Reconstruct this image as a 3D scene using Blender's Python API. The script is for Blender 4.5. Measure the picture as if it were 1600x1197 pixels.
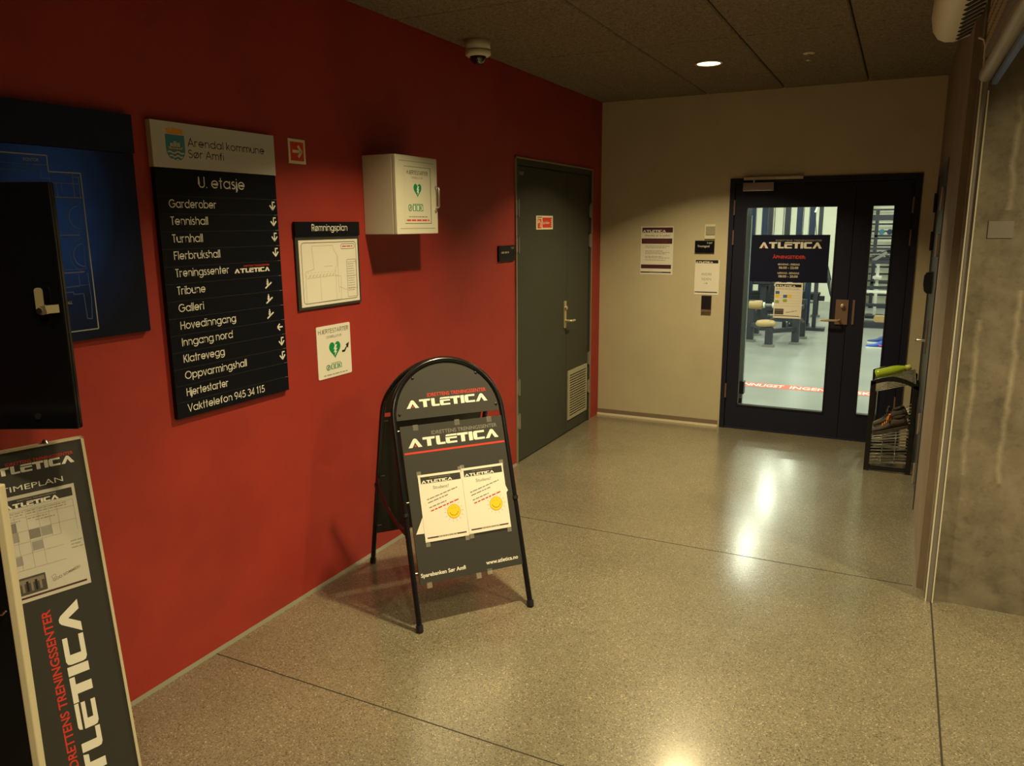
import bpy, math, random
from mathutils import Matrix, Vector
R = math.radians
random.seed(4)
for o in list(bpy.data.objects):
    bpy.data.objects.remove(o)
SC = bpy.context.scene
COL = SC.collection

# ------------------------------------------------------------------ camera
IMG_W, FPX = 1600.0, 1204.99
YAW, PIT, ROL = 0.4634, 0.2019, -0.0071
H = 2.7608                                     # ceiling height
fw = Vector((-math.sin(YAW)*math.cos(PIT), math.cos(YAW)*math.cos(PIT), -math.sin(PIT)))
r0 = Vector((math.cos(YAW), math.sin(YAW), 0)); u0 = r0.cross(fw)
rr = math.cos(ROL)*r0 + math.sin(ROL)*u0; uu = -math.sin(ROL)*r0 + math.cos(ROL)*u0
cd = bpy.data.cameras.new('camera'); cam = bpy.data.objects.new('camera', cd); COL.objects.link(cam)
cd.sensor_fit = 'HORIZONTAL'; cd.sensor_width = 36.0; cd.lens = 36.0*FPX/IMG_W
cd.clip_start = 0.05
m = Matrix((rr, uu, -fw)).transposed().to_4x4(); m.translation = (2.4166, -6.6226, 1.7325)
cam.matrix_world = m
SC.camera = cam

# ------------------------------------------------------------------ world, exposure, lamps
wd = bpy.data.worlds.new('world'); SC.world = wd; wd.use_nodes = True
wd.node_tree.nodes['Background'].inputs[0].default_value = (0.9, 0.75, 0.55, 1)
wd.node_tree.nodes['Background'].inputs[1].default_value = 0.02
SC.view_settings.view_transform = 'Standard'
SC.view_settings.look = 'None'
SC.view_settings.gamma = 1.0
SC.view_settings.use_curve_mapping = False
SC.view_settings.exposure = 0.0
WARM = (1.0, 0.80, 0.42)
GYM = (0.97, 1.0, 0.80)

def disk_lamp(name, loc, watt, size=0.13, spread=117, color=WARM):
    d = bpy.data.lights.new(name, 'AREA'); d.shape = 'DISK'; d.size = size
    d.energy = watt; d.color = color; d.spread = R(spread)
    o = bpy.data.objects.new(name, d); o.location = loc; COL.objects.link(o)
    return o
LAMPS = [(1.19, -1.265, 40), (1.19, -3.665, 41), (1.19, -6.065, 6), (2.39, -6.065, 46), (3.9, -3.665, 50), (3.9, -6.065, 40)]  # fourth entry is an added fill lamp that brightens the poster board
for x, y, w in LAMPS:
    disk_lamp('downlight_and_fill_lamp', (x, y, H-0.014), w, spread=117 if x < 2 else 142)
GYM_TUBES = [(-1.6, 5.0, 75), (-1.6, 8.2, 75), (0.70, 4.55, 20), (0.62, 7.0, 24), (0.66, 10.0, 40), (3.0, 3.0, 75), (3.0, 6.2, 75), (3.0, 9.4, 75), (0.7, 1.6, 75), (-1.6, 2.4, 60)]
for x, y, w in GYM_TUBES:
    d = bpy.data.lights.new('gym_tube_lamp', 'AREA'); d.shape = 'RECTANGLE'; d.size = 0.10; d.size_y = 0.9
    d.energy = w; d.color = GYM
    o = bpy.data.objects.new('gym_tube_lamp', d); o.location = (x, y, 3.02); COL.objects.link(o)

# ------------------------------------------------------------------ materials
MAT = {}
def principled(name):
    m = bpy.data.materials.new(name); m.use_nodes = True
    return m, m.node_tree, m.node_tree.nodes['Principled BSDF']
def M(name, c, rough=0.5, metal=0.0, spec=0.5, emit=None, bump=None, coat=0.0):
    if name in MAT: return MAT[name]
    m, t, b = principled(name)
    b.inputs['Base Color'].default_value = (*c, 1)
    b.inputs['Roughness'].default_value = rough
    b.inputs['Metallic'].default_value = metal
    b.inputs['Specular IOR Level'].default_value = spec
    b.inputs['Coat Weight'].default_value = coat
    if emit:
        b.inputs['Emission Color'].default_value = (*emit[0], 1); b.inputs['Emission Strength'].default_value = emit[1]
    if bump:
        sc, st, dist = bump
        tc = t.nodes.new('ShaderNodeTexCoord'); n = t.nodes.new('ShaderNodeTexNoise'); bp = t.nodes.new('ShaderNodeBump')
        n.inputs['Scale'].default_value = sc; n.inputs['Detail'].default_value = 6
        bp.inputs['Strength'].default_value = st; bp.inputs['Distance'].default_value = dist
        t.links.new(tc.outputs['Object'], n.inputs['Vector']); t.links.new(n.outputs['Fac'], bp.inputs['Height'])
        t.links.new(bp.outputs['Normal'], b.inputs['Normal'])
    MAT[name] = m
    return m
def ramp(t, stops, fac):
    r = t.nodes.new('ShaderNodeValToRGB'); e = r.color_ramp.elements
    e[0].position, e[0].color = stops[0][0], (*stops[0][1], 1)
    e[1].position, e[1].color = stops[-1][0], (*stops[-1][1], 1)
    for p, c in stops[1:-1]:
        k = e.new(p); k.color = (*c, 1)
    t.links.new(fac, r.inputs['Fac']); return r.outputs['Color']
def noise(t, vec, scale, detail=4, rough=0.55):
    n = t.nodes.new('ShaderNodeTexNoise'); n.inputs['Scale'].default_value = scale
    n.inputs['Detail'].default_value = detail; n.inputs['Roughness'].default_value = rough
    t.links.new(vec, n.inputs['Vector']); return n.outputs['Fac']
def mixc(t, fac, a, b, mode='MIX'):
    x = t.nodes.new('ShaderNodeMix'); x.data_type = 'RGBA'; x.blend_type = mode
    for v, i in ((fac, 0), (a, 6), (b, 7)):
        if hasattr(v, 'links'): t.links.new(v, x.inputs[i])
        elif i == 0: x.inputs[0].default_value = v
        else: x.inputs[i].default_value = (*v, 1)
    return x.outputs[2]
def bumped(t, b, height, strength, dist):
    bp = t.nodes.new('ShaderNodeBump'); bp.inputs['Strength'].default_value = strength; bp.inputs['Distance'].default_value = dist
    t.links.new(height, bp.inputs['Height']); t.links.new(bp.outputs['Normal'], b.inputs['Normal'])
def objco(t): return t.nodes.new('ShaderNodeTexCoord').outputs['Object']

def mat_wall(name, c, rough=0.6, var=0.12):
    m, t, b = principled(name); v = objco(t)
    n = noise(t, v, 3.0, 6)
    d = tuple(x*(1-var) for x in c); l = tuple(min(1, x*(1+var)) for x in c)
    t.links.new(ramp(t, [(0.3, d), (0.7, l)], n), b.inputs['Base Color'])
    b.inputs['Roughness'].default_value = rough
    bumped(t, b, noise(t, v, 140, 5), 0.25, 0.002)
    MAT[name] = m
mat_wall('red_paint', (0.335, 0.029, 0.019), 0.55)
mat_wall('beige_paint', (0.55, 0.49, 0.335), 0.6, 0.05)
mat_wall('brown_plaster', (0.22, 0.17, 0.12), 0.65, 0.15)
mat_wall('gym_paint', (0.80, 0.80, 0.68), 0.6, 0.03)

def mat_floor():
    m, t, b = principled('terrazzo'); v = objco(t)
    vo = t.nodes.new('ShaderNodeTexVoronoi'); vo.inputs['Scale'].default_value = 260; t.links.new(v, vo.inputs['Vector'])
    sep = t.nodes.new('ShaderNodeSeparateColor'); t.links.new(vo.outputs['Color'], sep.inputs[0])
    grains = ramp(t, [(0.0, (0.055, 0.048, 0.032)), (0.14, (0.13, 0.116, 0.08)), (0.5, (0.188, 0.170, 0.118)), (0.95, (0.23, 0.208, 0.147)), (1.0, (0.44, 0.41, 0.32))], sep.outputs[0])
    big = ramp(t, [(0.3, (0.80, 0.80, 0.80)), (0.7, (1.08, 1.06, 1.04))], noise(t, v, 1.6, 8, 0.6))
    t.links.new(mixc(t, 1.0, grains, big, 'MULTIPLY'), b.inputs['Base Color'])
    rn = ramp(t, [(0.3, (0.28,)*3), (0.75, (0.42,)*3)], noise(t, v, 2.4, 9, 0.62))
    t.links.new(rn, b.inputs['Roughness'])
    b.inputs['Specular IOR Level'].default_value = 0.35; b.inputs['Coat Weight'].default_value = 1.0; b.inputs['Coat Roughness'].default_value = 0.18; b.inputs['Coat IOR'].default_value = 1.68
    bumped(t, b, noise(t, v, 26, 4), 0.05, 0.002)
    MAT['terrazzo'] = m
mat_floor()
def mat_ceiling():
    m, t, b = principled('wood_wool'); v = objco(t)
    a = noise(t, v, 95, 3, 0.7); c = noise(t, v, 34, 5, 0.7)
    col = ramp(t, [(0.3, (0.09, 0.073, 0.05)), (0.5, (0.22, 0.18, 0.125)), (0.72, (0.30, 0.25, 0.17))], a)
    col2 = ramp(t, [(0.3, (0.75,)*3), (0.7, (1.1,)*3)], c)
    t.links.new(mixc(t, 1.0, col, col2, 'MULTIPLY'), b.inputs['Base Color'])
    b.inputs['Roughness'].default_value = 0.95; b.inputs['Specular IOR Level'].default_value = 0.1
    bumped(t, b, a, 0.8, 0.006)
    MAT['wood_wool'] = m
mat_ceiling()
def mat_concrete():
    m, t, b = principled('raw_concrete'); v = objco(t)
    a = noise(t, v, 2.2, 10, 0.65); c = noise(t, v, 11, 8, 0.6)
    col = ramp(t, [(0.28, (0.085, 0.070, 0.052)), (0.5, (0.20, 0.172, 0.125)), (0.75, (0.30, 0.265, 0.195))], a)
    col = mixc(t, 0.35, col, ramp(t, [(0.35, (0.08, 0.065, 0.05)), (0.7, (0.30, 0.265, 0.195))], c))
    # pale lime runs down the wall
    sx = t.nodes.new('ShaderNodeSeparateXYZ'); t.links.new(v, sx.inputs[0])
    def mth(op, a_, b_=None, c_=None):
        q = t.nodes.new('ShaderNodeMath'); q.operation = op
        for k, z in enumerate((a_, b_, c_)):
            if z is None: continue
            if hasattr(z, 'links'): t.links.new(z, q.inputs[k])
            else: q.inputs[k].default_value = z
        return q.outputs[0]
    mp = t.nodes.new('ShaderNodeMapping'); mp.inputs['Scale'].default_value = (0.6, 3.0, 1); t.links.new(v, mp.inputs['Vector'])
    wob = mth('MULTIPLY', mth('SUBTRACT', noise(t, mp.outputs[0], 1.6, 5, 0.6), 0.5), 0.07)
    patch = noise(t, v, 14, 5, 0.6); tot = None
    for x0, z0, z1 in ((2.742, .62, 1.32), (2.882, .60, 1.45), (2.80, 1.78, 2.25), (3.05, .4, 1.9), (3.4, .2, 1.4)):
        dist = mth('ABSOLUTE', mth('SUBTRACT', mth('ADD', sx.outputs[0], wob), x0))
        f = mth('SUBTRACT', 1.0, mth('DIVIDE', dist, 0.016)); f = mth('MAXIMUM', f, 0.0)
        up_ = mth('MULTIPLY', mth('GREATER_THAN', sx.outputs[1], z0), mth('LESS_THAN', sx.outputs[1], z1)); f = mth('MULTIPLY', f, up_)
        tot = f if tot is None else mth('MAXIMUM', tot, f)
    tot = mth('MULTIPLY', tot, mth('MULTIPLY', patch, 0.75))
    col = mixc(t, tot, col, (0.52, 0.47, 0.36))
    pit = ramp(t, [(0.34, (0.40,)*3), (0.47, (1, 1, 1)), (0.66, (1, 1, 1)), (0.76, (1.35, 1.33, 1.28))], noise(t, v, 24, 9, 0.72))
    col = mixc(t, 0.4, col, pit, 'MULTIPLY')
    t.links.new(col, b.inputs['Base Color']); b.inputs['Roughness'].default_value = 0.7
    bumped(t, b, c, 0.3, 0.004)
    MAT['raw_concrete'] = m
mat_concrete()
def mat_gymfloor():
    m, t, b = principled('rubber_floor'); v = objco(t)
    col = ramp(t, [(0.3, (0.20, 0.215, 0.205)), (0.7, (0.31, 0.325, 0.31))], noise(t, v, 0.9, 6))
    t.links.new(col, b.inputs['Base Color']); b.inputs['Roughness'].default_value = 0.33
    MAT['rubber_floor'] = m
mat_gymfloor()
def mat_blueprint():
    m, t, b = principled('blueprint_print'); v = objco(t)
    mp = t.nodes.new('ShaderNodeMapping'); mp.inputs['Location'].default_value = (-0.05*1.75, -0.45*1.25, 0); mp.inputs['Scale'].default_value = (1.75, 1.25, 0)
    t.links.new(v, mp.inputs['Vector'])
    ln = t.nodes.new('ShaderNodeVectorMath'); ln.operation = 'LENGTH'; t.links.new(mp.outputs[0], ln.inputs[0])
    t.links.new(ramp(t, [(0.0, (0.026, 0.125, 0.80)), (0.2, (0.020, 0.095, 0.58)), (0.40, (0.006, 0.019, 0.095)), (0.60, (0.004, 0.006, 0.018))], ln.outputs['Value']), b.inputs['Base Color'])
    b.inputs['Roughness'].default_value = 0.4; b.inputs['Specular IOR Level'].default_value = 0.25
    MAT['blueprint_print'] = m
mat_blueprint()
def mat_glass():
    m = bpy.data.materials.new('pane_glass'); m.use_nodes = True; t = m.node_tree; t.nodes.clear()
    out = t.nodes.new('ShaderNodeOutputMaterial'); mx = t.nodes.new('ShaderNodeMixShader')
    tr = t.nodes.new('ShaderNodeBsdfTransparent'); gl = t.nodes.new('ShaderNodeBsdfGlossy'); fr = t.nodes.new('ShaderNodeFresnel')
    tr.inputs[0].default_value = (0.93, 0.96, 0.94, 1); gl.inputs['Roughness'].default_value = 0.01; fr.inputs[0].default_value = 1.35
    t.links.new(fr.outputs[0], mx.inputs[0]); t.links.new(tr.outputs[0], mx.inputs[1]); t.links.new(gl.outputs[0], mx.inputs[2])
    t.links.new(mx.outputs[0], out.inputs[0]); MAT['pane_glass'] = m
mat_glass()
def mat_tape():
    m = bpy.data.materials.new('clear_tape'); m.use_nodes = True; t = m.node_tree; t.nodes.clear()
    out = t.nodes.new('ShaderNodeOutputMaterial'); mx = t.nodes.new('ShaderNodeMixShader'); mx.inputs[0].default_value = 0.13
    tr = t.nodes.new('ShaderNodeBsdfTransparent'); gl = t.nodes.new('ShaderNodeBsdfPrincipled')
    gl.inputs['Base Color'].default_value = (0.75, 0.72, 0.6, 1); gl.inputs['Roughness'].default_value = 0.25
    t.links.new(tr.outputs[0], mx.inputs[1]); t.links.new(gl.outputs[0], mx.inputs[2]); t.links.new(mx.outputs[0], out.inputs[0])
    MAT['clear_tape'] = m
mat_tape()

M('ink_white', (0.82, 0.80, 0.72), 0.5); M('ink_black', (0.012, 0.011, 0.012), 0.5)
M('ink_grey', (0.22, 0.21, 0.19), 0.5); M('ink_red', (0.62, 0.045, 0.03), 0.5); M('ink_darkred', (0.07, 0.02, 0.025), 0.5)
M('ink_soft', (0.35, 0.32, 0.26), 0.6); M('ink_line', (0.40, 0.38, 0.30), 0.6)
M('ink_dull', (0.20, 0.05, 0.05), 0.5); M('ink_green', (0.0, 0.26, 0.085), 0.5); M('ink_yellow', (0.90, 0.62, 0.02), 0.5); M('ink_orange', (0.75, 0.32, 0.03), 0.5)
M('ink_blue', (0.05, 0.16, 0.42), 0.5); M('ink_lime', (0.32, 0.45, 0.08), 0.5); M('ink_teal', (0.05, 0.24, 0.33), 0.5)
M('ink_cream', (0.62, 0.58, 0.42), 0.5); M('plan_line', (0.17, 0.21, 0.28), 0.5); M('plan_faint', (0.07, 0.12, 0.28), 0.5); M('plan_bold', (0.36, 0.37, 0.33), 0.5)
M('paper', (0.80, 0.77, 0.68), 0.7); M('paper_grey', (0.58, 0.56, 0.50), 0.7); M('paper_cell', (0.33, 0.32, 0.31), 0.7)
M('glow_vinyl', (0.72, 0.68, 0.46), 0.5); M('sign_red', (0.66, 0.045, 0.025), 0.45)
M('sign_black', (0.004, 0.005, 0.010), 0.4, spec=0.22); M('navy_panel', (0.005, 0.007, 0.030), 0.45, spec=0.3)
M('navy_band', (0.005, 0.011, 0.045), 0.45, spec=0.3)
M('board_black', (0.035, 0.034, 0.03), 0.5); M('gloss_black', (0.004, 0.004, 0.006), 0.14, spec=0.35); M('tube_black', (0.008, 0.008, 0.010), 0.22)
M('brushed_steel', (0.58, 0.56, 0.53), 0.45, 0.1); M('steel', (0.55, 0.53, 0.50), 0.3, 0.9); M('chrome', (0.75, 0.75, 0.76), 0.12, 1.0); M('wire_chrome', (0.88, 0.87, 0.84), 0.17, 1.0)
M('brass', (0.50, 0.44, 0.28), 0.35, 0.45); M('bronze', (0.30, 0.20, 0.15), 0.4, 0.6)
M('door_green', (0.040, 0.043, 0.034), 0.5, spec=0.35); M('door_green_frame', (0.045, 0.046, 0.035), 0.5, spec=0.35); M('door_edge', (0.30, 0.25, 0.18), 0.5)
M('door_navy', (0.010, 0.012, 0.030), 0.5, spec=0.3); M('door_navy_frame', (0.012, 0.013, 0.030), 0.5, spec=0.3)
M('door_slate', (0.055, 0.055, 0.056), 0.5); M('vent_cream', (0.36, 0.34, 0.24), 0.5); M('vent_dark', (0.02, 0.02, 0.016), 0.6)
M('cabinet_white', (0.66, 0.64, 0.52), 0.4); M('cream_plastic', (0.74, 0.70, 0.56), 0.45); M('frame_cream', (0.60, 0.54, 0.38), 0.4)
M('plastic_black', (0.010, 0.010, 0.014), 0.4); M('gasket', (0.006, 0.006, 0.007), 0.6)
M('skirt_brown', (0.22, 0.17, 0.12), 0.5); M('skirt_cream', (0.82, 0.74, 0.55), 0.45); M('joint_dark', (0.02, 0.016, 0.012), 0.8)
M('seal_grey', (0.20, 0.19, 0.14), 0.6)
M('strap_red', (0.10, 0.010, 0.014), 0.8); M('lamp_glow', (1, 1, 1), 0.5, emit=((1.0, 0.86, 0.60), 4.0)); M('tube_glow', (1, 1, 1), 0.5, emit=((0.95, 1.0, 0.88), 4.0))
M('rail_grey', (0.30, 0.27, 0.24), 0.45, 0.4); M('rail_dark', (0.26, 0.235, 0.22), 0.55, 0.2); M('rail_bright', (0.66, 0.63, 0.50), 0.45, 0.0)
M('shutter_brown', (0.16, 0.125, 0.105), 0.5, 0.3); M('shutter_slot', (0.55, 0.45, 0.28), 0.5); M('shutter_bar', (0.36, 0.32, 0.27), 0.4, 0.4); M('shutter_glint_blue', (0.10, 0.17, 0.42), 0.3)  # blue under the shutter is a highlight painted as base colour
M('shoe_brown', (0.055, 0.042, 0.035), 0.8, bump=(60, 0.5, 0.003)); M('shoe_sole', (0.075, 0.062, 0.05), 0.8); M('lace_orange', (0.62, 0.22, 0.02), 0.7)
M('shoe_lime', (0.30, 0.42, 0.025), 0.5); M('sole_yellow', (0.62, 0.56, 0.05), 0.5); M('collar_lime', (0.42, 0.50, 0.10), 0.7)
M('shoe_blue', (0.02, 0.10, 0.52), 0.6); M('shoe_navy', (0.02, 0.06, 0.25), 0.6); M('sole_white', (0.75, 0.75, 0.72), 0.5); M('mark_pink', (0.80, 0.05, 0.35), 0.5)
M('skin', (0.55, 0.30, 0.20), 0.5); M('leggings', (0.03, 0.03, 0.04), 0.8); M('sock_grey', (0.45, 0.45, 0.45), 0.9); M('shirt_teal', (0.05, 0.16, 0.22), 0.8); M('hair', (0.05, 0.03, 0.02), 0.6)
M('gym_steel', (0.040, 0.043, 0.060), 0.4, 0.3); M('gym_navy', (0.022, 0.035, 0.085), 0.4, 0.3); M('gym_grey', (0.20, 0.20, 0.19), 0.5); M('gym_white', (0.75, 0.76, 0.70), 0.4)
M('pad_tan', (0.42, 0.29, 0.13), 0.45); M('pad_brown', (0.20, 0.12, 0.08), 0.6); M('plate_black', (0.02, 0.02, 0.024), 0.5); M('mirror', (0.8, 0.8, 0.8), 0.03, 1.0)
M('tape_red', (0.75, 0.10, 0.07), 0.5); M('ball_dark', (0.03, 0.032, 0.04), 0.5); M('pole_light', (0.40, 0.43, 0.40), 0.4, 0.3)
M('photo_dark', (0.08, 0.07, 0.06), 0.5); M('photo_mid', (0.24, 0.20, 0.17), 0.5)
M('black_dome', (0.004, 0.004, 0.005), 0.08, coat=1.0)

# ------------------------------------------------------------------ mesh builder
_FONT = {}
def font_geo(s, bold):
    k = (s, bold)
    if k in _FONT: return _FONT[k]
    c = bpy.data.curves.new('t', 'FONT'); c.body = s; c.size = 1; c.resolution_u = 3; c.offset = bold
    o = bpy.data.objects.new('t', c); COL.objects.link(o)
    bpy.context.view_layer.update()
    e = o.evaluated_get(bpy.context.evaluated_depsgraph_get()); me = e.to_mesh()
    v = [(p.co.x, p.co.y) for p in me.vertices]; f = [tuple(p.vertices) for p in me.polygons]
    e.to_mesh_clear(); bpy.data.objects.remove(o); bpy.data.curves.remove(c)
    _FONT[k] = (v, f); return _FONT[k]
CAP = max(y for x, y in font_geo('H', 0.0)[0])

def _A(cx, cy, r, a0, a1, n=14, ry=None): return [(cx+r*math.cos(R(a0+(a1-a0)*i/n)), cy+(ry or r)*math.sin(R(a0+(a1-a0)*i/n))) for i in range(n+1)]
_O = _A(.37, .37, .318, 0, 360, 22); _B = _A(.40, .37, .318, 0, 360, 22); _N = [(.06, 0), (.06, .45)]+_A(.31, .44, .25, 180, 0)+[(.56, 0)]
GEO = {' ': ([], .30), '.': ([[(.06, 0), (.06, .105)]], .14),
 'o': ([_O], .74), 'ø': ([_O, [(.10, -.02), (.64, .76)]], .74), 'a': ([_O, [(.69, 0), (.69, .74)]], .76), 'd': ([_O, [(.69, 0), (.69, 1.02)]], .76),
 'b': ([_B, [(.06, 0), (.06, 1.02)]], .77), 'p': ([_B, [(.06, -.26), (.06, .74)]], .77), 'g': ([_O, [(.69, .74), (.69, .0)]+_A(.38, -.0, .31, 0, -150, 12, .24)], .76),
 'e': ([[(.06, .37), (.688, .37)]+_A(.37, .37, .318, 0, 318, 20)], .74), 'n': ([[(.06, 0), (.06, .74)], _N], .62), 'h': ([[(.06, 0), (.06, 1.02)], _N], .62),
 'm': ([[(.06, 0), (.06, .74)], [(.06, .45)]+_A(.27, .48, .21, 180, 0)+[(.48, 0)], [(.48, .45)]+_A(.69, .48, .21, 180, 0)+[(.90, 0)]], .96),
 'u': ([[(.06, .74), (.06, .30)]+_A(.31, .30, .25, 180, 360)+[(.56, .74)], [(.56, .4), (.56, 0)]], .62), 'r': ([[(.06, 0), (.06, .74)], [(.06, .42)]+_A(.29, .44, .24, 180, 62, 8)], .42),
 't': ([[(.16, 0), (.16, 1.0)], [(0, .69), (.33, .69)]], .34), 'f': ([[(.14, 0), (.14, .78)]+_A(.34, .78, .20, 180, 95, 6), [(0, .69), (.33, .69)]], .36),
 'l': ([[(.06, 0), (.06, 1.02)]], .12), 'i': ([[(.06, 0), (.06, .74)], [(.06, .88), (.06, .99)]], .12), 'j': ([[(.06, .74), (.06, -.12)]+_A(-.06, -.12, .12, 0, -80, 5), [(.06, .88), (.06, .99)]], .12),
 'k': ([[(.06, 0), (.06, 1.02)], [(.08, .28), (.44, .72)], [(.20, .43), (.48, 0)]], .50), 's': ([_A(.21, .545, .145, 35, 270, 10)+_A(.21, .225, .175, 90, -150, 12)], .42), 'v': ([[(0, .74), (.25, .02), (.5, .74)]], .52),
 'A': ([[(0, 0), (.36, .98), (.72, 0)], [(.13, .33), (.59, .33)]], .74), 'F': ([[(.06, 0), (.06, .95), (.50, .95)], [(.06, .52), (.44, .52)]], .52), 'G': ([_A(.47, .5, .445, 42, 360, 24)+[(.52, .5)]], .95), 'H': ([[(.06, 0), (.06, 1)], [(.62, 0), (.62, 1)], [(.06, .53), (.62, .53)]], .68),
 'I': ([[(.06, 0), (.06, 1)]], .12), 'K': ([[(.06, 0), (.06, 1)], [(.08, .40), (.55, 1)], [(.22, .58), (.60, 0)]], .62), 'O': ([_A(.49, .5, .445, 0, 360, 26)], .98), 'R': ([[(.06, 0), (.06, .95), (.32, .95)]+_A(.32, .72, .23, 90, -90, 8)+[(.06, .49)], [(.32, .49), (.54, 0)]], .58),
 'S': ([_A(.27, .73, .22, 30, 270, 12)+_A(.27, .26, .25, 90, -155, 14)], .54), 'T': ([[(0, .95), (.50, .95)], [(.25, 0), (.25, .95)]], .50), 'U': ([[(.06, 1), (.06, .32)]+_A(.33, .32, .27, 180, 360)+[(.60, 1)]], .66), 'V': ([[(0, 1), (.33, .02), (.66, 1)]], .66),
 'J': ([[(.42, 1), (.42, .24)]+_A(.27, .24, .15, 0, -150, 8)], .50), 'E': ([[(.48, .95), (.06, .95), (.06, .05), (.48, .05)], [(.06, .52), (.44, .52)]], .50), 'D': ([[(.06, .05), (.06, .95), (.25, .95)]+_A(.25, .5, .45, 90, -90)+[(.06, .05)]], .72), 'B': ([[(.06, .05), (.06, .95), (.28, .95)]+_A(.28, .74, .21, 90, -90, 8)+[(.06, .53)], [(.28, .53)]+_A(.30, .29, .24, 90, -90, 8)+[(.06, .05)]], .56), 'L': ([[(.06, 1), (.06, .05), (.42, .05)]], .43),
 '1': ([[(.05, .80), (.20, .97), (.20, 0)]], .34), '3': ([_A(.26, .72, .22, 150, -90, 10), _A(.26, .26, .25, 90, -155, 12)], .54), '4': ([[(.42, 0), (.42, .95), (.02, .26), (.56, .26)]], .56), '5': ([[(.46, .95), (.16, .95), (.09, .52)]+_A(.25, .31, .27, 118, -150, 14)], .54), '9': ([_A(.29, .68, .265, 0, 360, 18), [(.53, .58), (.24, 0)]], .56)}
class MB:
    def __init__(self): self.v = []; self.f = []; self.m = []; self.s = []; self.mats = []
    def mi(self, n):
        if n not in self.mats: self.mats.append(n)
        return self.mats.index(n)
    def add(self, vs, fs, mat, smooth=False):
        b = len(self.v); self.v += [tuple(p) for p in vs]; i = self.mi(mat)
        for f in fs: self.f.append(tuple(b+k for k in f)); self.m.append(i); self.s.append(smooth)
    def flat(self, pts, n, mat): self.add([(x, y, n) for x, y in pts], [tuple(range(len(pts)))], mat)
    def rect(self, a, b, c, d, n, mat): self.flat([(a, c), (b, c), (b, d), (a, d)], n, mat)
    def box(self, a, b, c, d, e, f, mat):
        a, b = sorted((a, b)); c, d = sorted((c, d)); e, f = sorted((e, f))
        self.add([(a, c, e), (b, c, e), (b, d, e), (a, d, e), (a, c, f), (b, c, f), (b, d, f), (a, d, f)],
                 [(3, 2, 1, 0), (4, 5, 6, 7), (0, 1, 5, 4), (1, 2, 6, 5), (2, 3, 7, 6), (3, 0, 4, 7)], mat)
    def rbox(self, a, b, c, d, e, f, r, mat, seg=3):        # rounded in the first two axes
        self.prism(rrect(a, b, c, d, r, seg), e, f, mat)
    def prism(self, pts, n0, n1, mat, smooth=False):
        k = len(pts)
        vs = [(x, y, n0) for x, y in pts]+[(x, y, n1) for x, y in pts]
        self.add(vs, [tuple(range(k))[::-1], tuple(range(k, 2*k))], mat)
        self.add(vs, [(i, (i+1) % k, k+(i+1) % k, k+i) for i in range(k)], mat, smooth)
    def tube(self, path, r, mat, seg=10, closed=False, caps=True, flat=None):
        P = [Vector(p) for p in path]; n = len(P); vs = []; fs = []
        prev = None
        for i, p in enumerate(P):
            a = P[(i-1) % n] if (closed or i) else P[0]; b = P[(i+1) % n] if (closed or i < n-1) else P[-1]
            t = (b-a).normalized()
            if prev is None:
                ref = Vector((0, 0, 1)) if abs(t.z) < 0.9 else Vector((1, 0, 0))
                x = t.cross(ref).normalized()
            else:
                x = (prev-t*prev.dot(t)).normalized()
            y = t.cross(x); prev = x
            ri = r[i] if isinstance(r, (list, tuple)) else r
            for k in range(seg):
                A = 2*math.pi*k/seg; fy = flat if flat else 1.0
                vs.append(p+ri*math.cos(A)*x+ri*fy*math.sin(A)*y)
        for i in range(n if closed else n-1):
            j = (i+1) % n
            for k in range(seg): fs.append((i*seg+k, i*seg+(k+1) % seg, j*seg+(k+1) % seg, j*seg+k))
        self.add(vs, fs, mat, True)
        if caps and not closed:
            self.add(vs[:seg], [tuple(range(seg))[::-1]], mat); self.add(vs[-seg:], [tuple(range(seg))], mat)
    def bar(self, p, q, w, h, mat, up=(0, 0, 1)):           # rectangular bar from p to q
        p = Vector(p); q = Vector(q); t = (q-p).normalized(); up = Vector(up)
        x = t.cross(up)
        if x.length < 1e-4: x = t.cross(Vector((0, 1, 0)))
        x.normalize(); y = x.cross(t)
        vs = [c+sx*w/2*x+sy*h/2*y for c in (p, q) for sx, sy in ((-1, -1), (1, -1), (1, 1), (-1, 1))]
        self.add(vs, [(3, 2, 1, 0), (4, 5, 6, 7), (0, 1, 5, 4), (1, 2, 6, 5), (2, 3, 7, 6), (3, 0, 4, 7)], mat)
    def lathe(self, prof, c, mat, seg=24, axis='z'):
        vs = []; n = len(prof); c = Vector(c)
        for r, z in prof:
            for k in range(seg):
                A = 2*math.pi*k/seg; p = (r*math.cos(A), r*math.sin(A), z)
                if axis == 'x': p = (z, p[0], p[1])
                if axis == 'y': p = (p[1], z, p[0])
                vs.append(c+Vector(p))
        self.add(vs, [(i*seg+k, i*seg+(k+1) % seg, (i+1)*seg+(k+1) % seg, (i+1)*seg+k) for i in range(n-1) for k in range(seg)], mat, True)
    def text(self, s, u, v, h, mat, n, w=None, al='l', rot=0.0, bold=0.0):
        V, F = font_geo(s, bold); x0 = min(p[0] for p in V); x1 = max(p[0] for p in V)
        sy = h/CAP; sx = (w/(x1-x0)) if w else sy
        W = (x1-x0)*sx; off = {'l': 0, 'c': -W/2, 'r': -W}[al]
        c, si = math.cos(rot), math.sin(rot)
        pts = []
        for x, y in V:
            a, b = (x-x0)*sx+off, y*sy; pts.append((u+a*c-b*si, v+a*si+b*c, n))
        self.add(pts, F, mat)
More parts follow.
